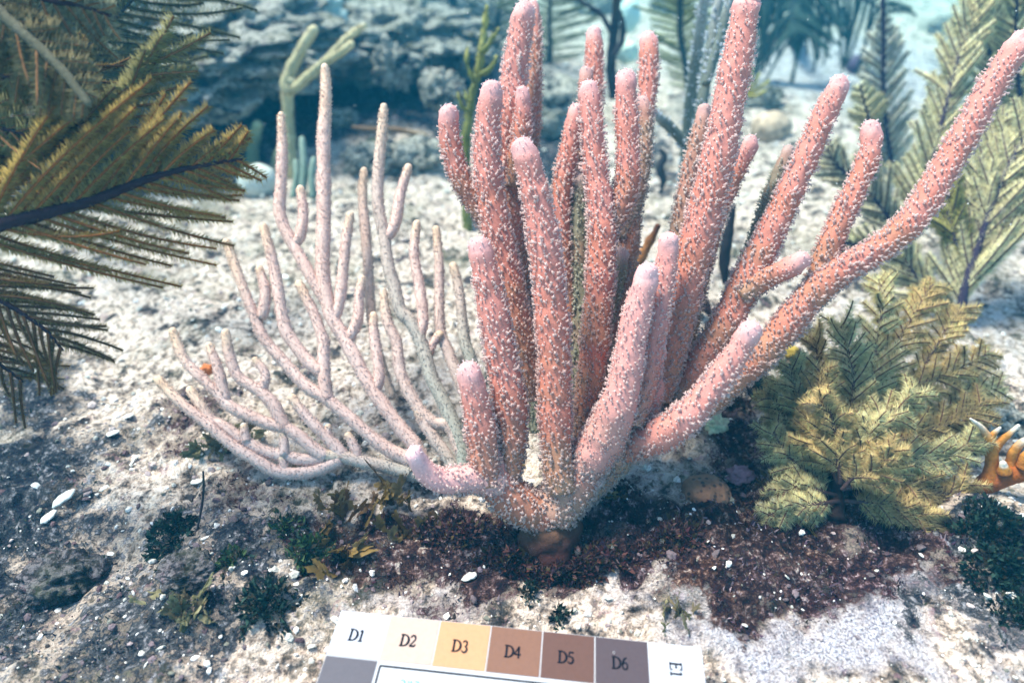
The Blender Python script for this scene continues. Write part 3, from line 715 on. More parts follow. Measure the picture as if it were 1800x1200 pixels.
GREY = dict(stem_c=(.04, .03, .06), rod_c=(.08, .05, .05), fuzz_c=(.68, .62, .41), rows=5, off=.3, wob=.8)
def right_plumes():
    root = empty("sea_plume", GZ(1685, 575), "tall pale olive plume with dark stems standing behind the longest pink rod at the right", "sea plume", "pale plumes behind the pink coral on the right")
    d0 = gdepth(1685, 575)
    frond(root, [(1685, 575), (1697, 500), (1718, 440), (1735, 385), (1760, 320), (1795, 250), (1840, 180)], (d0, .93), n=34, la=.10, lb=.15, ang=(30, 30), w0=17, w1=6, fuzz=.0060, sp=.0030, rod=.0014, env=lambda t: .9 - .35 * t, curve=.1, start=.1, **GREY)
    frond(root, [(1700, 490), (1690, 450), (1672, 400), (1665, 350), (1672, 300)], (.97, .96), n=16, la=.05, lb=.05, ang=(28, 32), w0=8, w1=4, fuzz=.0058, sp=.003, rod=.0013, **dict(GREY, fuzz_c=(.42, .40, .16)))
    frond(root, [(1735, 400), (1722, 340), (1740, 270), (1770, 200)], (.95, .96), n=14, la=.07, lb=.07, ang=(32, 32), w0=8, w1=4, fuzz=.0058, sp=.003, rod=.0013, **GREY)
    frond(root, [(1690, 545), (1640, 520), (1600, 470), (1570, 420)], (d0 + .02, .99), n=12, la=.06, lb=.06, ang=(30, 30), w0=8, w1=4, fuzz=.0058, sp=.003, rod=.0013, **GREY)
    root = empty("sea_plume", GZ(1590, 490), "pale olive plume with two forking feathers between the two rightmost pink rods", "sea plume", "pale plumes behind the pink coral on the right")
    d1 = gdepth(1590, 490)
    frond(root, [(1590, 490), (1606, 400), (1628, 320), (1645, 255), (1665, 180), (1685, 100), (1706, 40), (1722, -40)], (d1, 1.02), n=34, la=.10, lb=.09, ang=(30, 30), w0=11, w1=4, fuzz=.0060, sp=.0030, rod=.0013, env=lambda t: 1.0 - .5 * t, start=.12, **GREY)
    frond(root, [(1600, 440), (1560, 380), (1520, 330), (1470, 290), (1455, 260)], (d1, 1.05), n=18, la=.07, lb=.07, ang=(34, 34), w0=8, w1=4, fuzz=.0058, sp=.003, rod=.0013, **dict(GREY, fuzz_c=(.62, .58, .44)))
    frond(root, [(1590, 470), (1545, 440), (1500, 430), (1465, 420)], (d1, 1.05), n=12, la=.05, lb=.05, ang=(34, 34), w0=7, w1=4, fuzz=.0055, sp=.003, rod=.0012, **GREY)
    root = empty("sea_plume", GZ(1572, 330), "narrow upright pale plume rising to the top edge beside a purple ball", "sea plume", "pale plumes behind the pink coral on the right")
    d2 = gdepth(1572, 330)
    frond(root, [(1572, 330), (1563, 260), (1556, 200), (1552, 130), (1553, 60), (1551, -20)], (d2, 1.22), n=24, la=.085, lb=.085, ang=(42, 42), w0=9, w1=7, fuzz=.0075, sp=.004, rod=.0013, env=lambda t: (.8 if t < .6 else max(.02, .8 - (t - .6) * 2.6)), **dict(GREY, fuzz_c=(.72, .68, .56)))
    frond(root, [(1566, 300), (1535, 230), (1522, 190), (1512, 150)], (d2, 1.26), n=12, la=.05, lb=.05, ang=(42, 42), w0=7, w1=4, fuzz=.007, sp=.004, rod=.0013, **GREY)
    root = empty("sea_plume", GZ(1810, 330), "dense pale plume filling the upper right corner", "sea plume", "pale plumes behind the pink coral on the right")
    d3 = gdepth(1810, 330)
    frond(root, [(1810, 330), (1770, 240), (1745, 160), (1738, 80), (1745, 0), (1752, -50)], (d3, 1.12), n=28, la=.08, lb=.08, ang=(32, 32), w0=12, w1=5, fuzz=.0068, sp=.0036, rod=.0014, **GREY)
    frond(root, [(1815, 300), (1800, 220), (1790, 140), (1785, 60), (1790, -20)], (d3, 1.10), n=24, la=.08, lb=.08, ang=(32, 32), w0=10, w1=5, fuzz=.0068, sp=.0036, rod=.0014, **GREY)
right_plumes()

def bush_plume():
    base = GZ(1470, 915); d = gdepth(1470, 915)
    root = empty("bushy_sea_plume", base, "low bushy yellow olive sea plume spreading right of the pink coral", "sea plume")
    K = dict(stem_c=(.075, .045, .045), rod_c=(.10, .05, .035), fuzz_c=(.62, .49, .26), fuzz=.0056, sp=.0021, rows=4, rod=.0008, off=.7, flat=.6, wob=1.3, gz=-.25)
    KP = dict(K, fuzz_c=(.68, .60, .36))
    mb = MB(); q = [[*base, .010], [*P(1470, 860, .69), .007], [*P(1478, 815, .68), .005]]
    c = catmull(q, 12); tube(mb, c[:, :3], c[:, 3], 12, np.repeat(np.array([[.035, .022, .022]]), 12, 0), lump=.002); mb.build("trunk", M_stem, root)
    ev = lambda t: .9 - .35 * t
    F_ = [([(1470, 850), (1440, 780), (1415, 730), (1400, 690), (1388, 640)], (.70, .68), KP, 12),
          ([(1478, 830), (1490, 750), (1500, 680), (1490, 615), (1480, 570)], (.69, .70), KP, 11),
          ([(1480, 830), (1510, 760), (1545, 690), (1575, 610), (1605, 555), (1640, 500)], (.69, .78), K, 12),
          ([(1480, 840), (1530, 740), (1590, 690), (1660, 660), (1740, 620)], (.69, .76), K, 11),
          ([(1490, 850), (1560, 790), (1620, 760), (1680, 740), (1730, 705)], (.69, .72), K, 11),
          ([(1490, 860), (1550, 820), (1610, 800), (1670, 800), (1715, 770)], (.68, .68), KP, 9),
          ([(1480, 860), (1540, 850), (1600, 850), (1660, 870), (1700, 850)], (.68, .67), K, 9),
          ([(1475, 850), (1450, 800), (1430, 770), (1440, 700), (1445, 650)], (.67, .66), K, 10),
          ([(1480, 840), (1520, 790), (1545, 740), (1580, 720), (1610, 690)], (.66, .65), KP, 9),
          ([(1470, 870), (1420, 830), (1385, 800), (1360, 760)], (.69, .68), KP, 9),
          ([(1470, 870), (1430, 860), (1400, 855), (1365, 870)], (.68, .67), KP, 7),
          ([(1480, 850), (1500, 810), (1520, 790), (1530, 745)], (.65, .63), KP, 8),
          ([(1480, 830), (1530, 680), (1540, 600), (1550, 540), (1545, 490)], (.71, .77), KP, 11),
          ([(1485, 850), (1580, 720), (1650, 600), (1690, 540)], (.71, .80), K, 11),
          ([(1470, 850), (1400, 780), (1370, 720), (1350, 690)], (.71, .71), K, 10)]
    F_ += [([(1475, 880), (1440, 885), (1400, 890), (1350, 905)], (.67, .655), KP, 7), ([(1485, 880), (1540, 885), (1590, 895), (1640, 915)], (.67, .65), K, 8), ([(1480, 860), (1500, 840), (1530, 830), (1570, 790)], (.64, .61), K, 8),
           ([(1478, 850), (1470, 790), (1465, 740), (1440, 700)], (.64, .62), K, 8), ([(1480, 840), (1450, 740), (1440, 650), (1430, 590)], (.72, .74), K, 10), ([(1490, 840), (1610, 760), (1690, 700), (1760, 680)], (.72, .76), KP, 10)]
    for pts, dd, kk, ln in F_:
        frond(root, pts, dd, n=22, la=ln * .0046, lb=ln * .0046, ang=(38, 38), w0=8, w1=3, env=ev, start=.15, **kk)
bush_plume()

def top_plumes():
    # drooping blue-green plume, top centre right
    base = GZ(1400, 80); d = gdepth(1400, 80)
    root = empty("drooping_sea_plume", base, "dark blue green plume drooping long curved strands over bright sand at the top", "sea plume")
    K = dict(stem_c=(.03, .05, .06), rod_c=(.05, .08, .07), fuzz_c=(.13, .20, .15), rows=3, off=.3, fuzz=.011, sp=.008, rod=.004)
    d = 1.9
    mb = MB(); q = [[*base, .03], [*P(1400, 20, 2.1), .02], [*P(1410, -60, 1.95), .015]]
    c = catmull(q, 12); tube(mb, c[:, :3], c[:, 3], 10, np.repeat(np.array([[.03, .045, .05]]), 12, 0)); mb.build("trunk", M_stem, root)
    for a in ([(1410, -60), (1380, -20), (1345, 0), (1300, 30)], [(1410, -60), (1420, -30), (1450, -15), (1520, 0), (1560, 30)], [(1410, -50), (1400, -10), (1392, 20), (1400, 60)]):
        frond(root, a, (d, d), n=17, la=.18, lb=.2, ang=(62, 62), w0=12, w1=5, gz=-1.0, env=lambda t: .9 - .3 * t, **K)
    # feather behind the middle fingers
    def up(label, pts, d, c, **k):
        root = empty("sea_plume", GZ(pts[0][0], pts[0][1]), label, "sea plume", "small plumes along the top edge")
        db = gdepth(pts[0][0], pts[0][1])
        frond(root, pts, (db, d), **{**dict(stem_c=(.03, .045, .05), rod_c=tuple(x * .45 for x in c), fuzz_c=c, rows=3, off=.25, fuzz=.009, sp=.006, rod=.0025, w0=11, w1=4), **k})
    up("olive plume with level branchlets behind the middle pink fingers at the top", [(962, 140), (967, 90), (966, 40), (968, -10), (970, -50)], 1.7, (.22, .25, .14), n=20, la=.16, lb=.16, ang=(58, 75))
    up("yellowish ribbed plume between the short pink finger and the grey rods", [(1212, 168), (1204, 110), (1196, 60), (1196, 10), (1193, -40)], 1.45, (.34, .36, .17), n=20, la=.12, lb=.13, ang=(48, 48), gz=.0, w1=12)
    up("dark plume behind the yellow green branching coral", [(865, 110), (872, 60), (880, 10), (900, -50)], 1.9, (.12, .15, .12), n=16, la=.15, lb=.15, ang=(45, 45))
    up("nearly black blue plume at the top left of the yellow green branching coral", [(815, 75), (800, 20), (790, -30), (780, -80)], 2.2, (.04, .07, .09), n=14, la=.2, lb=.2, ang=(55, 55), w0=20, w1=12)
top_plumes()

# ------------------------------------------------------------------ small rod corals behind
def rods(name, label, cat, specs, colour, tipc, base_uv, polyps=0, mat=None, lump=.001, group=None, pcol=(.7, .72, .7), part="branch"):
    root = empty(name, GZ(*base_uv), label, cat, group)
    colour = np.array(colour); tipc = np.array(tipc)
    for sp_ in specs:
        pts, d0, d1 = sp_
        L = sum(math.hypot(pts[k + 1][0] - pts[k][0], pts[k + 1][1] - pts[k][1]) for k in range(len(pts) - 1))
        n = max(8, int(L / 6)); C, r = px_path(pts, d0, d1, n); t = np.linspace(0, 1, n)
        cc = colour + (tipc - colour) * sstep(.6, 1, t)[:, None] + .02 * fbm(C * 40, 2, 9)[:, None]
        mb = MB(); C2, r2, T, N, B = tube(mb, C, r * (.8 if polyps else 1), 12, np.clip(cc, .005, 1), lump=lump, lf=70)
        o = mb.build(part, mat or M_matte, root)
        if polyps:
            arc = np.linalg.norm(np.diff(C, axis=0), axis=1).sum(); N_ = int(arc * 2 * math.pi * r.mean() / (polyps * 1.9) ** 2)
            x = rng.random(N_) * (n - 1.01); seg = x.astype(int); fr = (x - seg)[:, None]
            pos = C[seg] * (1 - fr) + C[seg + 1] * fr; th = rng.random(N_) * 2 * math.pi
            nrm = np.cos(th)[:, None] * N[seg] + np.sin(th)[:, None] * B[seg]
            s = polyps * (.7 + .6 * rng.random(N_)); mp = MB()
            instance(mp, SV, ST, pos + nrm * (r[seg] * .76)[:, None], nrm + T[seg] * .4 + rng.normal(size=nrm.shape) * .2, np.stack([s * .9, s * .9, s], 1), np.array(pcol) * (.8 + .3 * rng.random((N_, 1))))
            mp.build("polyp_coat", M_polyp, o)
    return root

rods("forked_sea_rod", "beige forked sea rod against the dark ledge behind the slender coral", "sea rod coral",
     [([(515, 318, 22), (512, 270, 22), (508, 215, 22), (505, 170, 26), (512, 145, 26)], gdepth(515, 318), 1.34),
      ([(507, 165, 24), (503, 142, 24), (520, 105, 23), (540, 70, 22), (552, 52, 18)], 1.34, 1.33),
      ([(512, 160, 22), (545, 132, 21), (580, 102, 20), (610, 68, 17), (640, 45, 12)], 1.34, 1.30),
      ([(580, 105, 16), (598, 93, 17), (618, 78, 14)], 1.31, 1.29)], (.42, .36, .21), (.60, .50, .30), (515, 318), polyps=.0035, pcol=(.66, .58, .42), lump=.003)
rods("stubby_sea_rod", "short blunt olive green rod beside the white ball", "sea rod coral",
     [([(445, 300, 24), (444, 260, 26), (450, 232, 26), (453, 220, 22)], gdepth(445, 300), 1.42), ([(490, 310, 14), (484, 285, 16), (490, 262, 13)], 1.42, 1.40)], (.22, .24, .14), (.40, .42, .26), (445, 300), polyps=.0035, pcol=(.36, .38, .24))
rods("dim_sea_rod", "cluster of thin grey green rods at the foot of the forked rod", "sea rod coral",
     [([(530, 345, 14), (535, 300, 14), (531, 245, 11)], 1.33, 1.33), ([(550, 350, 12), (548, 310, 12), (552, 280, 10)], 1.32, 1.32), ([(515, 350, 13), (522, 310, 12), (520, 285, 10)], 1.34, 1.34), ([(558, 345, 11), (566, 300, 10), (562, 262, 8)], 1.33, 1.33)],
     (.18, .24, .20), (.28, .34, .28), (535, 350))
rods("yellow_branching_coral", "yellow green branching coral standing behind the leftmost tall pink finger", "branching coral",
     [([(822, 415, 20), (820, 330, 21), (819, 250, 20), (829, 175, 18), (841, 125, 17), (847, 83, 15), (853, 40, 13), (855, 12, 8)], gdepth(822, 415), 1.10),
      ([(845, 95, 10), (858, 82, 11), (869, 62, 10), (876, 50, 7)], 1.11, 1.09), ([(840, 132, 9), (855, 128, 10), (867, 112, 9), (873, 100, 6)], 1.11, 1.09),
      ([(836, 146, 9), (827, 132, 9), (821, 108, 8), (822, 84, 5)], 1.12, 1.11), ([(825, 197, 9), (815, 190, 9), (808, 178, 8), (804, 164, 5)], 1.13, 1.12),
      ([(829, 180, 8), (822, 174, 8), (816, 160, 5)], 1.12, 1.12)], (.14, .15, .035), (.40, .36, .11), (822, 415), lump=.0035, polyps=.003, pcol=(.26, .26, .08))
rods("grey_sea_rod", "tall blue grey rods with white polyps just left of the thickest pink rod", "sea rod coral",
     [([(1203, 350, 30), (1206, 270, 28), (1212, 200, 27), (1220, 130, 27), (1230, 60, 25), (1240, -20, 22)], gdepth(1203, 350) * .93, 1.0),
      ([(1214, 300, 22), (1232, 200, 24), (1245, 110, 25), (1255, 50, 24), (1266, -20, 22)], 1.0, .97),
      ([(1240, 150, 20), (1262, 80, 22), (1278, 20, 22), (1286, -20, 20)], .96, .94),
      ([(1205, 255, 22), (1185, 230, 24), (1165, 212, 22), (1150, 200, 18)], 1.0, .97)], (.12, .14, .12), (.30, .31, .30), (1203, 350), polyps=.0058, pcol=(.66, .70, .76))
rods("twiggy_coral", "small yellow twig coral on the sand beside the thickest pink rod's top", "branching coral",
     [([(1312, 168, 5), (1325, 150, 5), (1335, 130, 4)], 1.55, 1.5), ([(1312, 168, 5), (1330, 158, 5), (1352, 142, 4)], 1.55, 1.5), ([(1312, 168, 5), (1320, 140, 5), (1322, 122, 4)], 1.55, 1.5), ([(1312, 168, 5), (1330, 168, 5), (1345, 160, 4)], 1.55, 1.5)],
     (.30, .25, .05), (.5, .45, .15), (1312, 168), lump=0)
rods("dark_sea_whip", "blackish brown stem behind the gap between the middle pink fingers", "sea whip",
     [([(1080, 170, 20), (1074, 120, 18), (1078, 70, 17), (1083, 20, 16), (1086, -30, 14)], 1.75, 1.5), ([(1077, 60, 10), (1055, 25, 9), (1025, 5, 8), (1000, -15, 6)], 1.6, 1.55), ([(1078, 100, 8), (1092, 75, 12), (1095, 50, 10), (1090, 20, 6)], 1.6, 1.55)],
     (.03, .02, .025), (.07, .045, .03), (1080, 170), lump=.003)
rods("rusty_sponge_finger", "rust brown finger with a dark edge leaning behind the two pale pink fingers", "sponge",
     [([(1100, 505, 12), (1112, 480, 15), (1128, 450, 18), (1145, 420, 15), (1157, 398, 9)], .93, .90)], (.36, .15, .05), (.12, .05, .03), (1100, 520), lump=.002)
rods("brown_stick", "brown stick lying on pale rock behind the slender coral", "stick",
     [([(620, 224, 7), (650, 228, 10), (690, 228, 11), (730, 235, 8), (748, 238, 5)], 1.52, 1.50)], (.16, .09, .05), (.22, .14, .07), (690, 250), lump=.002)
rods("sea_whip", "thin black curved whip stuck in the sand at the lower left", "sea whip",
     [([(345, 938, 4), (350, 915, 4), (356, 880, 4), (358, 850, 4), (357, 828, 3)], gdepth(345, 938) * .995, .655)], (.03, .025, .03), (.02, .02, .02), (345, 938), lump=0)

# black flat sponge blade
def blade(name, label, cat, pts, d0, d1, colour, uv, flat=.35):
    C, r = px_path(pts, d0, d1, 24); mb = MB()
    tube(mb, C, r, 16, np.repeat(np.array([colour]), 24, 0), flat=1.0, lump=.0015, lf=60)
    o = mb.build(name, M_matte); tag(o, label, cat); return o
blade("black_sponge", "narrow jet black sponge blade standing between two pink rods", "sponge",
      [(1274, 500, 7), (1273, 470, 17), (1275, 440, 20), (1280, 410, 17), (1287, 375, 11), (1292, 360, 5)], .98, .97, (.006, .006, .012), (1274, 500))
blade("dark_sponge", "small ragged dark maroon sponge in the fork under the black blade", "sponge",
      [(1222, 540, 10), (1228, 532, 24), (1238, 536, 24), (1246, 548, 12)], .97, .96, (.03, .012, .015), (1235, 550))
blade("dark_seaweed", "little twisted black weed on pale sand behind the right pink fingers", "seaweed",
      [(1162, 340, 5), (1166, 315, 12), (1160, 295, 14), (1168, 275, 12), (1160, 262, 5)], 1.28, 1.27, (.012, .014, .022), (1162, 340))

# ------------------------------------------------------------------ fire coral, mound corals, sponges, rocks
def fire_coral():
    root = rods("fire_coral", "orange fire coral with white tips at the right edge", "fire coral",
        [([(1715, 872, 24), (1735, 850, 36), (1765, 834, 42), (1800, 820, 42), (1840, 800, 38), (1870, 790, 26)], .70, .665)], (.30, .085, .02), (.46, .20, .03), (1715, 872), lump=.002, part="plate")
    Wt = np.array([.74, .66, .58])
    for pts, d0, d1 in (([(1738, 848, 28), (1742, 820, 22), (1743, 795, 19), (1738, 772, 16), (1726, 752, 10), (1706, 736, 4)], .69, .665), ([(1744, 790, 20), (1758, 776, 15), (1772, 764, 11), (1790, 748, 6)], .68, .665),
                        ([(1740, 778, 15), (1746, 764, 11), (1757, 752, 6)], .68, .67), ([(1770, 832, 24), (1778, 812, 19), (1782, 794, 16), (1795, 778, 13), (1815, 768, 8)], .685, .66), ([(1765, 828, 24), (1764, 815, 12)], .675, .67),
                        ([(1800, 820, 26), (1808, 800, 20), (1822, 790, 10)], .67, .655)):
        n = 24; C, r = px_path(pts, d0, d1, n); t = np.linspace(0, 1, n)
        a = np.array([.38, .12, .02]); b = np.array([.55, .26, .05])
        cc = a + (b - a) * t[:, None]; cc = cc + (Wt - cc) * sstep(.6, 1.0, t)[:, None]
        mb = MB(); tube(mb, C, r, 16, cc, lump=.0008, lf=60); mb.build("branch", M_matte, root)
fire_coral()

def dot_mat(name, base, dot, scale, lo=.18, hi=.3):
    m, t, o = new_mat(name); g = nd(t, "ShaderNodeNewGeometry")
    v = nd(t, "ShaderNodeTexVoronoi"); v.inputs["Scale"].default_value = scale; t.links.new(g.outputs["Position"], v.inputs["Vector"])
    r = ramp(t, v.outputs["Distance"], [(lo, dot), (hi, base)])
    n = noise_node(t, 60, 4, .6, g.outputs["Position"]); r2 = ramp(t, n.outputs[0], [(.35, (.6, .6, .6)), (.65, (1.1, 1.1, 1.1))])
    c = mixc(t, r.outputs[0], r2.outputs[0], 1.0, 'MULTIPLY')
    b = nd(t, "ShaderNodeBsdfPrincipled"); b.inputs["Roughness"].default_value = .8; t.links.new(c, b.inputs["Base Color"])
    bp = nd(t, "ShaderNodeBump"); bp.inputs["Strength"].default_value = .8; bp.inputs["Distance"].default_value = .003
    t.links.new(v.outputs["Distance"], bp.inputs["Height"]); t.links.new(bp.outputs[0], b.inputs["Normal"]); t.links.new(b.outputs[0], o.inputs[0])
    return m
M_star = dot_mat("star_coral_skin", (.20, .10, .055), (.04, .022, .016), 150, .22, .38)
M_star2 = dot_mat("star_coral_far", (.50, .36, .26), (.16, .11, .09), 50)

def lump_obj(name, label, cat, loc, size, mat, sub=4, amp=.2, f=1.6, seed=0, colour=None, group=None, kind=None, ridge=0.0, rot=0.0):
    V, T = ico(sub)
    dsp = amp * fbm(V * f + seed * 3.7, 5, seed)
    if ridge: dsp = dsp - ridge * np.clip(noise(V * f * 2.6 + seed, seed + 9) - .1, 0, 1) * 1.5
    V = V * (1 + dsp)[:, None] * np.array(size)
    c, s = math.cos(rot), math.sin(rot); V = np.stack([V[:, 0] * c - V[:, 1] * s, V[:, 0] * s + V[:, 1] * c, V[:, 2]], 1)
    mb = MB(); mb.add(V + np.array(loc), T, None, None if colour is None else np.array(colour))
    o = mb.build(name, mat); tag(o, label, cat, group, kind); return o

lump_obj("star_coral", "round brown star coral dotted with dark pits below the lowest right pink finger", "star coral", GZ(1240, 868, .000), (.027, .024, .017), M_star, amp=.06, seed=2)
lump_obj("star_coral", "small tan star coral on white sand near the top behind the right rods", "star coral", GZ(1352, 240, .02), (.048, .045, .042), M_star2, amp=.06, seed=3)
lump_obj("purple_ball_sponge", "dark purple ball on bright sand beside the narrow upright plume", "sponge", GZ(1502, 128, .02), (.032, .032, .034), M_matte, amp=.12, seed=4, colour=(.07, .05, .10))
lump_obj("white_ball_sponge", "smooth white ball on the sand at the foot of the blunt olive rod", "sponge", GZ(458, 336, .022), (.040, .038, .034), M_matte, amp=.06, seed=5, colour=(.55, .56, .52))
lump_obj("white_knobbly_sponge", "white knobbly sponge on the ledge above the beige forked rod", "sponge", P(560, 28, 1.75), (.065, .05, .045), M_matte, amp=.5, f=2.2, sub=5, seed=6, colour=(.45, .52, .50))
lump_obj("pale_blue_sponge", "pale blue green lump on the ledge right of the forked rod", "sponge", P(690, 118, 1.62), (.045, .04, .055), M_rock, amp=.45, f=2.4, ridge=.4, sub=5, seed=7, colour=(.26, .36, .36), group="pale blue green lumps on the ledge")
lump_obj("pale_blue_sponge", "pale cup-like blue green lump left of the yellow green coral", "sponge", P(778, 162, 1.5), (.05, .04, .045), M_rock, amp=.45, f=2.4, ridge=.4, sub=5, seed=8, colour=(.30, .38, .34), group="pale blue green lumps on the ledge")
lump_obj("pale_knob_coral", "white knob at the top between two middle pink fingers", "coral", P(1106, 28, 2.0), (.035, .03, .05), M_matte, amp=.12, seed=12, colour=(.55, .72, .68))
lump_obj("pale_knob_coral", "low white knob beside the dark stem and below the taller knob", "coral", P(1102, 92, 1.7), (.03, .03, .03), M_matte, amp=.12, seed=13, colour=(.60, .72, .62))
lump_obj("yellow_sponge", "small pale yellow sponge under the lowest right pink finger", "sponge", GZ(1255, 752, .006), (.013, .012, .012), M_matte, amp=.5, f=2.5, seed=14, colour=(.62, .62, .42))
lump_obj("mustard_sponge", "tiny mustard yellow sponge above the bushy plume's left side", "sponge", GZ(1388, 622, .004), (.012, .010, .009), M_matte, amp=.2, seed=15, colour=(.40, .28, .05))
lump_obj("orange_sponge", "tiny rusty orange sponge between the lowest slender rods", "sponge", GZ(367, 655, .004), (.009, .008, .009), M_matte, amp=.3, seed=16, colour=(.50, .14, .04))
lump_obj("pink_crust_stone", "smooth mauve pink stone right of the brown star coral", "stone", GZ(1300, 838, .003), (.014, .011, .008), M_matte, amp=.45, f=2.4, seed=17, colour=(.24, .14, .17))
lump_obj("tan_rock", "tan pitted rock behind the dark hole between the pink fingers", "rock", GZ(965, 215, .03), (.11, .12, .085), M_rock, sub=5, amp=.25, seed=18, ridge=.3)

# reef ledge: overhanging blocks behind on the left
LEDGE = [((250, 300), (.42, .50, .12), .20, "wide limestone ledge with a dark hollow under it at the upper left", 31, .15),
         ((455, 262), (.20, .30, .085), .17, "pale ledge block behind the beige forked rod", 32, -.2),
         ((640, 190), (.30, .34, .085), .135, "long pale ledge block with dark holes behind the tallest slender rod", 33, .1),
         ((770, 165), (.16, .26, .075), .10, "ledge block left of the yellow green coral", 34, .3),
         ((60, 200), (.5, .5, .16), .16, "far limestone block at the upper left corner", 35, .0),
         ((560, 60), (.42, .5, .12), .12, "far sloping block behind the white knobbly sponge", 36, .2)]
for (u, v), size, zc, lab, sd_, rot in LEDGE:
    g = G(u, v); lump_obj("reef_ledge", lab, "rock", (g[0], g[1] + size[1] * .75, zc), size, M_rock, sub=6, amp=.30, f=2.5, seed=sd_, ridge=.45, rot=rot)
for k, (u, v, s, lab) in enumerate([(600, 215, .035, "knobbly grey rock with a round top between the two tallest slender rods"), (655, 290, .05, "low grey rock behind the slender rods' tips"), (740, 285, .055, "grey shelf rock behind the brown stick"), (1330, 180, .05, "low rock at the foot of the yellow twig coral"),
                              (1660, 60, .07, "small rock on the far bright sand at the top right"), (1180, 20, .08, "blue shaded rock at the top between plumes"), (1050, 20, .09, "far dim rock behind the dark stem"), (1460, 40, .06, "dim rock under the drooping plume"),
                              (1740, 745, .03, "grey stone beside the fire coral's white tips"), (1690, 660, .022, "dark flecked stone on the sand right of the bushy plume"), (110, 1020, .03, "dark stone in the blue shade at the lower left"), (330, 1010, .02, "small turf covered stone at the lower left")]):
    g = GZ(u, v, s * .2); lump_obj("reef_rock", lab, "rock", g, (s * 1.25, s, s * .75), M_dark if "dark stone" in lab or "turf covered" in lab else M_rock, sub=5, amp=.3, f=1.8, seed=50 + k, ridge=.3, colour=None)

# ------------------------------------------------------------------ weeds
def weed_clump(label, u, v, ru, rv, h, n, cols, name="green_seaweed", group="green weeds on the seabed"):
    g = GZ(u, v); d = (g - CAM) @ FW; rx = ru * d / F; ry = abs(G(u, v - rv)[1] - G(u, v + rv)[1]) / 2
    a = rng.random(n) * 2 * math.pi; r = rng.random(n) ** .62 * (1.05 + .75 * fbm(np.stack([np.cos(a) * 1.6, np.sin(a) * 1.6, a * 0 + u], 1), 3, 3))
    x = g[0] + rx * r * np.cos(a); y = g[1] + ry * r * np.sin(a); top = h * .7 * np.clip(1.1 - r, 0, 1) * (.8 + 1.3 * fbm(np.stack([x, y, 0 * x], 1) * 60, 2, 4))
    z = ground_z(x, y) + np.abs(top) * (1 - .5 * rng.random(n) ** 2); p = np.stack([x, y, z], 1); zd = np.stack([(x - g[0]) / rx, (y - g[1]) / ry, .9 + 0 * x], 1) * .7 + rng.normal(size=(n, 3)) * .55
    s = (.0022 + .0045 * rng.random(n) ** 2) * (.7 + .5 * d); cl = fbm(p * 120, 2, 6)[:, None]
    C = np.array(cols)[rng.integers(0, len(cols), n)] * (.75 + .5 * rng.random((n, 1))) * (1 + .4 * cl)
    mb = MB(); instance(mb, BLV, BLT, p, zd, np.stack([s * .6, s * .7, s * 1.2], 1), np.clip(C, .003, 1))
    st = MB()
    return tag(mb.build(name, M_weed), label, "seaweed", group)

def ribbon_weed(label, u, v, n, h, cols, width=.5, group="brown ribbon weeds on the seabed", name="ribbon_seaweed", spread=.9, curl=.8):
    h = h * .62; n = int(n * 1.5)
    base = GZ(u, v); mb = MB(); cols = np.array(cols)
    for k in range(n):
        p = base + np.array([rng.normal() * h * spread * .5, rng.normal() * h * spread * .4, -.002])
        a = rng.random() * 2 * math.pi; lean = rng.random() * .9
        d = np.array([math.cos(a) * lean, math.sin(a) * lean, 1.0]); d /= np.linalg.norm(d)
        wd = np.cross(d, rng.normal(size=3)); wd /= np.linalg.norm(wd)
        L = h * (.6 + .7 * rng.random()); W = L * .16 * width / .5 * (.7 + .6 * rng.random()); m = 9
        bend = rng.normal(size=3) * curl; bend[2] -= .3
        c = cols[rng.integers(len(cols))] * (.7 + .6 * rng.random())
        def strip(p, d, L, W, bend, m=9):
            V = []; Tt = []
            for i in range(m):
                t = i / (m - 1); q = p + d * L * t + bend * L * t * t * .5
                ww = W * (.45 + .75 * math.sin(math.pi * min(1, .15 + t * .8))) * (1 + .25 * math.sin(t * 17 + k)); tw = wd + .5 * bend * math.sin(t * 5 + k)
                tw = tw / np.linalg.norm(tw); nn = np.cross(d, tw) * W * .3 * math.sin(t * 11 + k)
                V += [q - tw * ww + nn, q - nn, q + tw * ww + nn]
            for i in range(m - 1):
                for j in (0, 1):
                    a_ = i * 3 + j; Tt += [(a_, a_ + 1, a_ + 4), (a_, a_ + 4, a_ + 3)]
            mb.add(V, Tt, None, c); return V[-2]
        tip = strip(p, d, L, W, bend)
        for s_ in (1, -1):
            t0 = .55; q = p + d * L * t0 + bend * L * t0 * t0 * .5; dd = d + wd * s_ * .8; strip(q, dd / np.linalg.norm(dd), L * .45, W * .7, bend * .5, 6)
    o = mb.build(name, M_weed); return tag(o, label, "seaweed", group)
BR = [[.15, .09, .03], [.19, .125, .04], [.11, .06, .025], [.22, .16, .07]]; GN = [[.02, .06, .03], [.04, .09, .025], [.015, .04, .035], [.07, .12, .045], [.05, .045, .03]]; DG = [[.006, .024, .02], [.012, .036, .028], [.005, .012, .02], [.03, .07, .055], [.03, .026, .016]]; TN = [[.20, .19, .10], [.15, .12, .07], [.28, .25, .14]]; DR = [[.05, .02, .02], [.09, .04, .03], [.03, .03, .03]]
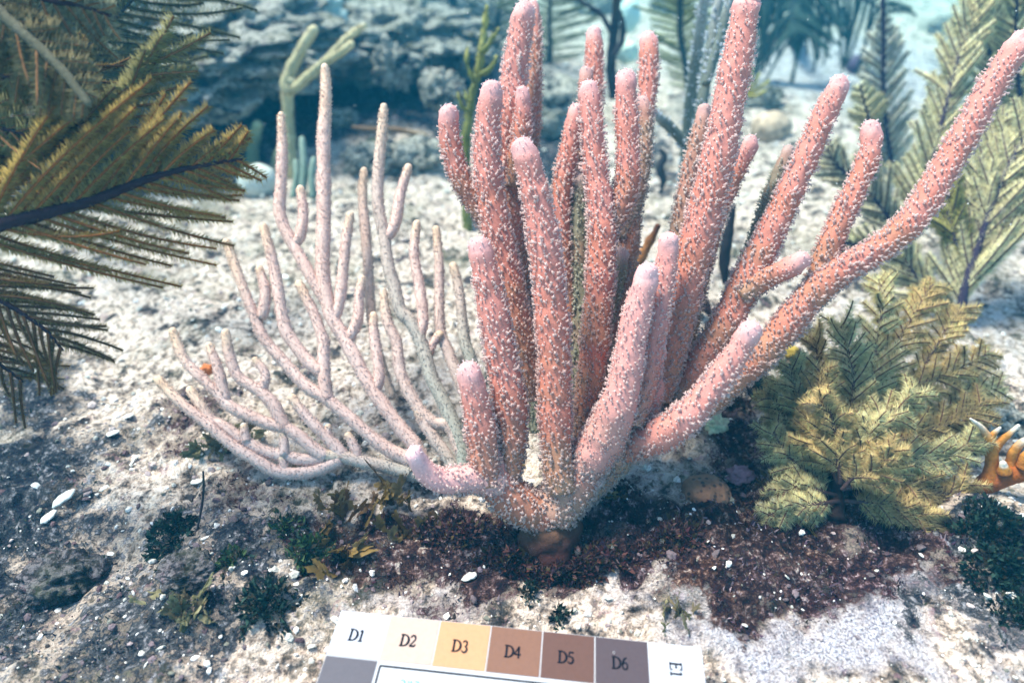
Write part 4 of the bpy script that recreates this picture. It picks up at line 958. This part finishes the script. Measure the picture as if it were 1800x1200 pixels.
for u, v, n, h, c, lab in [(620, 905, 9, .045, BR, "brown ribbon weed under the slender coral's stem"), (690, 880, 8, .040, BR, "brown weed clump beneath the curled pink finger"), (700, 940, 8, .035, BR, "brown weed between the curled finger and the dark turf"),
                           (610, 980, 7, .04, BR, "olive brown weed right of the green tuft"), (1085, 875, 4, .028, BR, "small curled brown weed right of the pink coral's stalk"), (1200, 1095, 6, .03, TN, "olive weed behind the card's right corner"),
                           (420, 775, 6, .03, TN, "olive weed under the lowest slender branches"), (370, 800, 8, .035, TN, "olive brown weed left of the black whip's top"), (300, 1060, 9, .04, TN, "forked olive weed at the lower left"), (345, 1080, 8, .036, TN, "tan weed right of the forked olive weed"),
                           (1560, 915, 6, .035, BR, "mustard brown weed under the bushy plume"), (1400, 900, 8, .04, BR, "rusty weed at the bushy plume's foot"), (1350, 850, 7, .03, BR, "rusty brown weed left of the bushy plume"), (915, 815, 4, .022, BR, "tiny brown weed between two upright pink fingers"), (1540, 870, 7, .03, TN, "olive weed beneath the middle of the bushy plume")]:
    ribbon_weed(lab, u, v, n, h, c)
for u, v, ru, rv, h, n, c, lab in [(545, 965, 34, 32, .014, 700, GN, "bright green tuft left of the olive brown weed"), (505, 925, 22, 20, .01, 260, GN, "small green tuft at the dark patch's left end"), (405, 985, 26, 16, .008, 260, GN, "light green tuft right of the dark weed at the lower left"), (300, 940, 38, 34, .016, 700, DG, "dark green weed beside the black whip"),
                           (470, 1060, 50, 34, .016, 1000, DG, "dark green weed left of the card"), (930, 1040, 14, 26, .014, 140, DG, "thin dark green weed above the card"), (985, 1085, 14, 16, .012, 140, DG, "thin green weed touching the card's top edge"), (655, 268, 26, 14, .02, 300, GN, "bright green tuft under the brown stick"),
                           (1740, 935, 55, 42, .03, 2200, DG, "thick blue green weed mass at the right edge"), (1752, 1010, 42, 40, .03, 1700, DG, "blue green weed below the thick mass at the right edge"), (1790, 1075, 30, 30, .02, 700, DG, "dark green weed at the lower right edge"),
                           (1300, 700, 34, 30, .02, 500, DR, "dark maroon weed behind the lowest right pink finger"), (1335, 680, 26, 34, .024, 600, DG, "dark bushy weed left of the bushy plume's top"), (1375, 597, 14, 12, .008, 160, DG, "tiny black weed on sand above the mustard sponge")]:
    weed_clump(lab, u, v, ru, rv, h, n, c)
RD = [[.05, .014, .02], [.09, .03, .025], [.03, .014, .03], [.13, .07, .07], [.07, .05, .02]]
for u, v, ru, rv, h, n, lab in [(905, 985, 66, 30, .030, 1400, "dark red weed against the left foot of the pink coral's stalk"), (1040, 985, 60, 30, .030, 1300, "dark purple weed against the right foot of the pink coral's stalk"), (975, 1012, 66, 20, .020, 1000, "low red weed in front of the pink coral's stalk"),
                               (1180, 950, 60, 26, .014, 800, "dark red weed below the brown star coral"), (800, 940, 70, 26, .012, 800, "red brown weed below the curled pink finger")]:
    weed_clump(lab, u, v, ru, rv, h, n, RD, name="red_seaweed", group="red weeds around the pink coral's stalk")
for u, v, d, n, lab in [(330, 90, 1.75, 260, "olive growth on the wide ledge's top"), (720, 70, 1.9, 220, "brown growth on the far slope left of the yellow green coral"), (420, 120, 1.6, 240, "brown growth on the ledge above the blunt olive rod")]:
    c0 = P(u, v, d); cols = np.array(TN + GN[:2]); pos = c0 + rng.normal(size=(n, 3)) * [.06, .06, .012]; sc = .008 + .012 * rng.random(n)
    mb = MB(); instance(mb, BLV, BLT, pos, rng.normal(size=(n, 3)) * .6 + [0, 0, .6], np.stack([sc * .5, sc * .6, sc], 1), cols[rng.integers(0, len(cols), n)] * (.7 + .6 * rng.random((n, 1))))
    tag(mb.build("ledge_seaweed", M_weed), lab, "seaweed", "weed growing on the ledges")

# ------------------------------------------------------------------ shells
def shell(u, v, s, lab, rot):
    V, T = ico(3); V = V * np.array([1.0, .55, .22]); V[:, 2] += .10 * np.cos(V[:, 0] * 9) * .2
    V = V * (1 + .3 * fbm(V * 1.8 + u, 3, 2))[:, None]; V = V * s * .85; c, q = math.cos(rot), math.sin(rot); V = np.stack([V[:, 0] * c - V[:, 1] * q, V[:, 0] * q + V[:, 1] * c, V[:, 2] + .25 * V[:, 0]], 1)
    mb = MB(); mb.add(V + GZ(u, v, .004), T, None, np.array([.66, .64, .60])); tag(mb.build("shell", M_matte), lab, "shell", "white shell pieces on the seabed")
for a in [(88, 912, .011, "oval white shell lying at the left edge in bluish sand", .8), (113, 880, .014, "long narrow white shell just above the oval one", .9), (228, 735, .008, "white shell chip on the sand left of the lowest slender rod", .2), (200, 765, .009, "flat white shell chip left of the pink-grey turf", .1),
          (347, 850, .008, "round white shell beside the black whip's top", .0), (185, 862, .006, "small white pebble-like shell in the open sand at left", .4), (240, 808, .006, "tiny white shell near the long pale sand streak", .5), (825, 1018, .009, "white shell piece in the dark turf above the card", .2), (1600, 690, .010, "bluish white shell caught in the bushy plume's middle", .3)]:
    shell(*a)

# ------------------------------------------------------------------ colour card
def plastic(name, c, rough=.6):
    m, t, o = new_mat(name); b = nd(t, "ShaderNodeBsdfPrincipled"); g = nd(t, "ShaderNodeNewGeometry")
    n = noise_node(t, 300, 5, .7, g.outputs["Position"]); r = ramp(t, n.outputs[0], [(.3, tuple(x * .9 for x in c)), (.6, c)])
    t.links.new(r.outputs[0], b.inputs["Base Color"]); b.inputs["Roughness"].default_value = rough; b.inputs["Specular IOR Level"].default_value = .12; t.links.new(b.outputs[0], o.inputs[0]); return m
def card():
    z0 = .048
    A = G(600, 1072, z0); Bp = G(1232, 1137, z0 - .002)
    ex = Bp - A; Wd = np.linalg.norm(ex); ex /= Wd; nz = np.cross(ex, np.array([0, -1.0, 0.0])); nz /= np.linalg.norm(nz)
    if nz[2] < 0: nz = -nz
    ey = np.cross(ex, nz); ey /= np.linalg.norm(ey)         # towards the camera
    if ey[1] > 0: ey = -ey
    U = Wd / 7.0; H = 7.2
    root = empty("colour_chart_card", A, "white colour chart card with tan and brown squares lettered D1 to D6 at the bottom", "colour card")
    W_ = lambda x, y, h: A + ex * x * U + ey * y * U + nz * h
    def slab(name, x0, y0, x1, y1, h0, h1, mat, parent=root, rd=0.0, bev=.0):
        mb = MB(); V = [W_(x, y, h) for h in (h0, h1) for x, y in ((x0, y0), (x1, y0), (x1, y1), (x0, y1))]
        mb.add(V, None, [(0, 1, 2, 3), (7, 6, 5, 4), (0, 4, 5, 1), (1, 5, 6, 2), (2, 6, 7, 3), (3, 7, 4, 0)]); return mb.build(name, mat, parent, smooth=False)
    white = plastic("card_white", (.42, .43, .47), .6); ink = plastic("card_ink", (.004, .004, .009), .9); teal = plastic("card_teal_ink", (.03, .22, .24), .5)
    slab("board", 0, 0, 7, H, -.0022, 0, white)
    cols = [("D1", (.385, .40, .47)), ("D2", (.42, .305, .265)), ("D3", (.45, .235, .125)), ("D4", (.17, .085, .058)), ("D5", (.10, .05, .04)), ("D6", (.066, .048, .056)), ("E1", (.41, .43, .50))]
    def stroke(mb, pts, wd, o, sc, ax=(1, 0), ay=(0, 1), h0=.0005, h1=.0008):
        pts = np.array(pts, float); wd = np.ones(len(pts)) * wd; wd = np.maximum(wd, .095) * 1.1 if sc < 1 else wd; t = np.gradient(pts, axis=0); t /= np.linalg.norm(t, axis=1)[:, None] + 1e-9; nn = np.stack([-t[:, 1], t[:, 0]], 1)
        L = pts + nn * wd[:, None] / 2; Rr = pts - nn * wd[:, None] / 2; V = []
        for h in (h0, h1):
            for q in (L, Rr):
                for a in q: x = o[0] + sc * (a[0] * ax[0] + a[1] * ay[0]); y = o[1] + sc * (a[0] * ax[1] + a[1] * ay[1]); V.append(W_(x, y, h))
        n = len(pts); Q = []
        for i in range(n - 1):
            Q += [(2 * n + i, 2 * n + i + 1, 3 * n + i + 1, 3 * n + i), (i, i + 1, 2 * n + i + 1, 2 * n + i), (n + i, 3 * n + i, 3 * n + i + 1, n + i + 1)]
        mb.add(V, None, Q)
    def arc(cx, cy, rx, ry, a0, a1, n=14): return [(cx + rx * math.cos(R(a0 + (a1 - a0) * k / (n - 1))), cy - ry * math.sin(R(a0 + (a1 - a0) * k / (n - 1)))) for k in range(n)]
    def bulge(n, a, b): return a + (b - a) * np.sin(np.linspace(0, math.pi, n))
    # serif strokes in a unit box, y downwards (0 top, 1 baseline); (points, width)
    GL = {'D': [([(.2, .02), (.2, .98)], .15), ([(.05, .03), (.36, .03)], .06), ([(.05, .97), (.36, .97)], .06), (arc(.30, .5, .44, .47, 90, -90), bulge(14, .06, .17))], 
          'E': [([(.2, .02), (.2, .98)], .15), ([(.05, .03), (.66, .03)], .06), ([(.05, .97), (.68, .97)], .06), ([(.2, .48), (.5, .48)], .06), ([(.66, .0), (.67, .22)], .05), ([(.68, .78), (.69, 1.0)], .05), ([(.5, .38), (.5, .60)], .05)],
          '1': [([(.25, .05), (.25, .98)], .14), ([(.08, .97), (.42, .97)], .05), ([(.08, .16), (.25, .05)], .07)],
          '2': [(arc(.25, .28, .19, .25, 170, -50), bulge(14, .07, .14)), ([(.38, .46), (.06, .93)], .08), ([(.05, .92), (.46, .92)], .13), ([(.46, .92), (.50, .74)], .04)],
          '3': [(arc(.24, .26, .17, .24, 160, -90), bulge(14, .07, .13)), (arc(.24, .73, .21, .25, 90, -160), bulge(14, .07, .15))],
          '4': [([(.36, .02), (.36, .99)], .13), ([(.36, .04), (.03, .68)], .06), ([(.02, .69), (.54, .69)], .11)],
          '5': [([(.14, .06), (.47, .06)], .12), ([(.14, .03), (.09, .46)], .06), (arc(.23, .68, .22, .27, 110, -150), bulge(14, .07, .15))],
          '6': [(arc(.48, .62, .40, .60, 100, 180), bulge(14, .05, .14)), (arc(.27, .70, .19, .27, 0, 360, 22), .10)],
          'C': [(arc(.42, .5, .36, .48, 50, 310, 20), bulge(20, .05, .16))], 'R': [([(.2, .02), (.2, .98)], .14), (arc(.28, .27, .25, .24, 90, -90), bulge(14, .05, .14)), ([(.3, .52), (.66, .98)], .12)]}
    for k, (txt, c) in enumerate(cols):
        g = .012
        p = slab("colour_square", k + g, .012, k + 1 - g, .90, .00005, .0004, plastic("card_square", c), root, 0)
        mb = MB(); x = k + .30; y = .36; sc = .235
        if txt == 'E1':
            for q, ch in enumerate(txt):
                for pts, wd in GL[ch]: stroke(mb, pts, wd, (k + .60, .34 + q * .75 * sc), sc * .95, (0, 1), (-1, 0))
        else:
            for q, ch in enumerate(txt):
                for pts, wd in GL[ch]: stroke(mb, pts, wd, (x + q * .82 * sc, y), sc)
        mb.build("lettering", ink, p, smooth=False)
    slab("colour_square", .012, .925, .988, 1.85, .00005, .0004, plastic("card_grey", (.09, .083, .10)))
    mb = MB()
    for a, b in (((1.06, 1.0), (6.0, 1.0)), ((6.0, 1.0), (6.0, 6)), ((6.0, 6), (1.06, 6)), ((1.06, 6), (1.06, 1.0))): stroke(mb, [a, b], .035, (0, 0), 1, h0=.00005, h1=.0003)
    mb.build("border_line", ink, root, smooth=False)
    mb = MB()
    for q, ch in enumerate("CRC"):
        for pts, wd in GL[ch]: stroke(mb, pts, wd, (1.86 - q * .13, 1.36), .15, (-1, 0), (0, -1), h0=.00005, h1=.0003)
    mb.build("lettering", teal, root, smooth=False)
    # rocks that hold it up are part of the rubble below; report the corner for checking
card()

# ------------------------------------------------------------------ drifting specks and the water haze
def specks():
    mb = MB(); N = 420; d = .25 + 1.6 * rng.random(N); u = rng.random(N) * 1800; v = rng.random(N) * 1150
    pos = np.array([P(a, b, c) for a, b, c in zip(u, v, d)]); g = ground_z(pos[:, 0], pos[:, 1]); k = pos[:, 2] > g + .02
    s = (.0003 + .0006 * rng.random(N) ** 2) * (.4 + d * .8)
    instance(mb, IV, IT, pos[k], rng.normal(size=(k.sum(), 3)), s[k], np.tile([.8, .8, .8], (k.sum(), 1)))
    tag(mb.build("marine_snow", M_polyp), kind='stuff')
specks()

hz = bpy.data.materials.new("water_haze"); hz.use_nodes = True; t = hz.node_tree; t.nodes.clear()
o = nd(t, "ShaderNodeOutputMaterial"); pv = nd(t, "ShaderNodeVolumePrincipled")
pv.inputs["Color"].default_value = (.01, .14, .25, 1); pv.inputs["Absorption Color"].default_value = (0, .92, .97, 1); pv.inputs["Density"].default_value = 0.15; pv.inputs["Anisotropy"].default_value = 0.0
t.links.new(pv.outputs[0], o.inputs["Volume"])
x0, x1, y0, y1, z0, z1 = ax[0] - 1, ax[-1] + 1, ay[0] - 1, ay[-1] + 1, -1.2, .66
mb = MB(); mb.add([(x, y, z) for z in (z0, z1) for x, y in ((x0, y0), (x1, y0), (x1, y1), (x0, y1))], None, [(3, 2, 1, 0), (4, 5, 6, 7), (0, 1, 5, 4), (1, 2, 6, 5), (2, 3, 7, 6), (3, 0, 4, 7)])
tag(mb.build("haze", hz, smooth=False), kind='stuff')
print("tris", sum(len(ob.data.polygons) for ob in scn.objects if ob.type == 'MESH'))
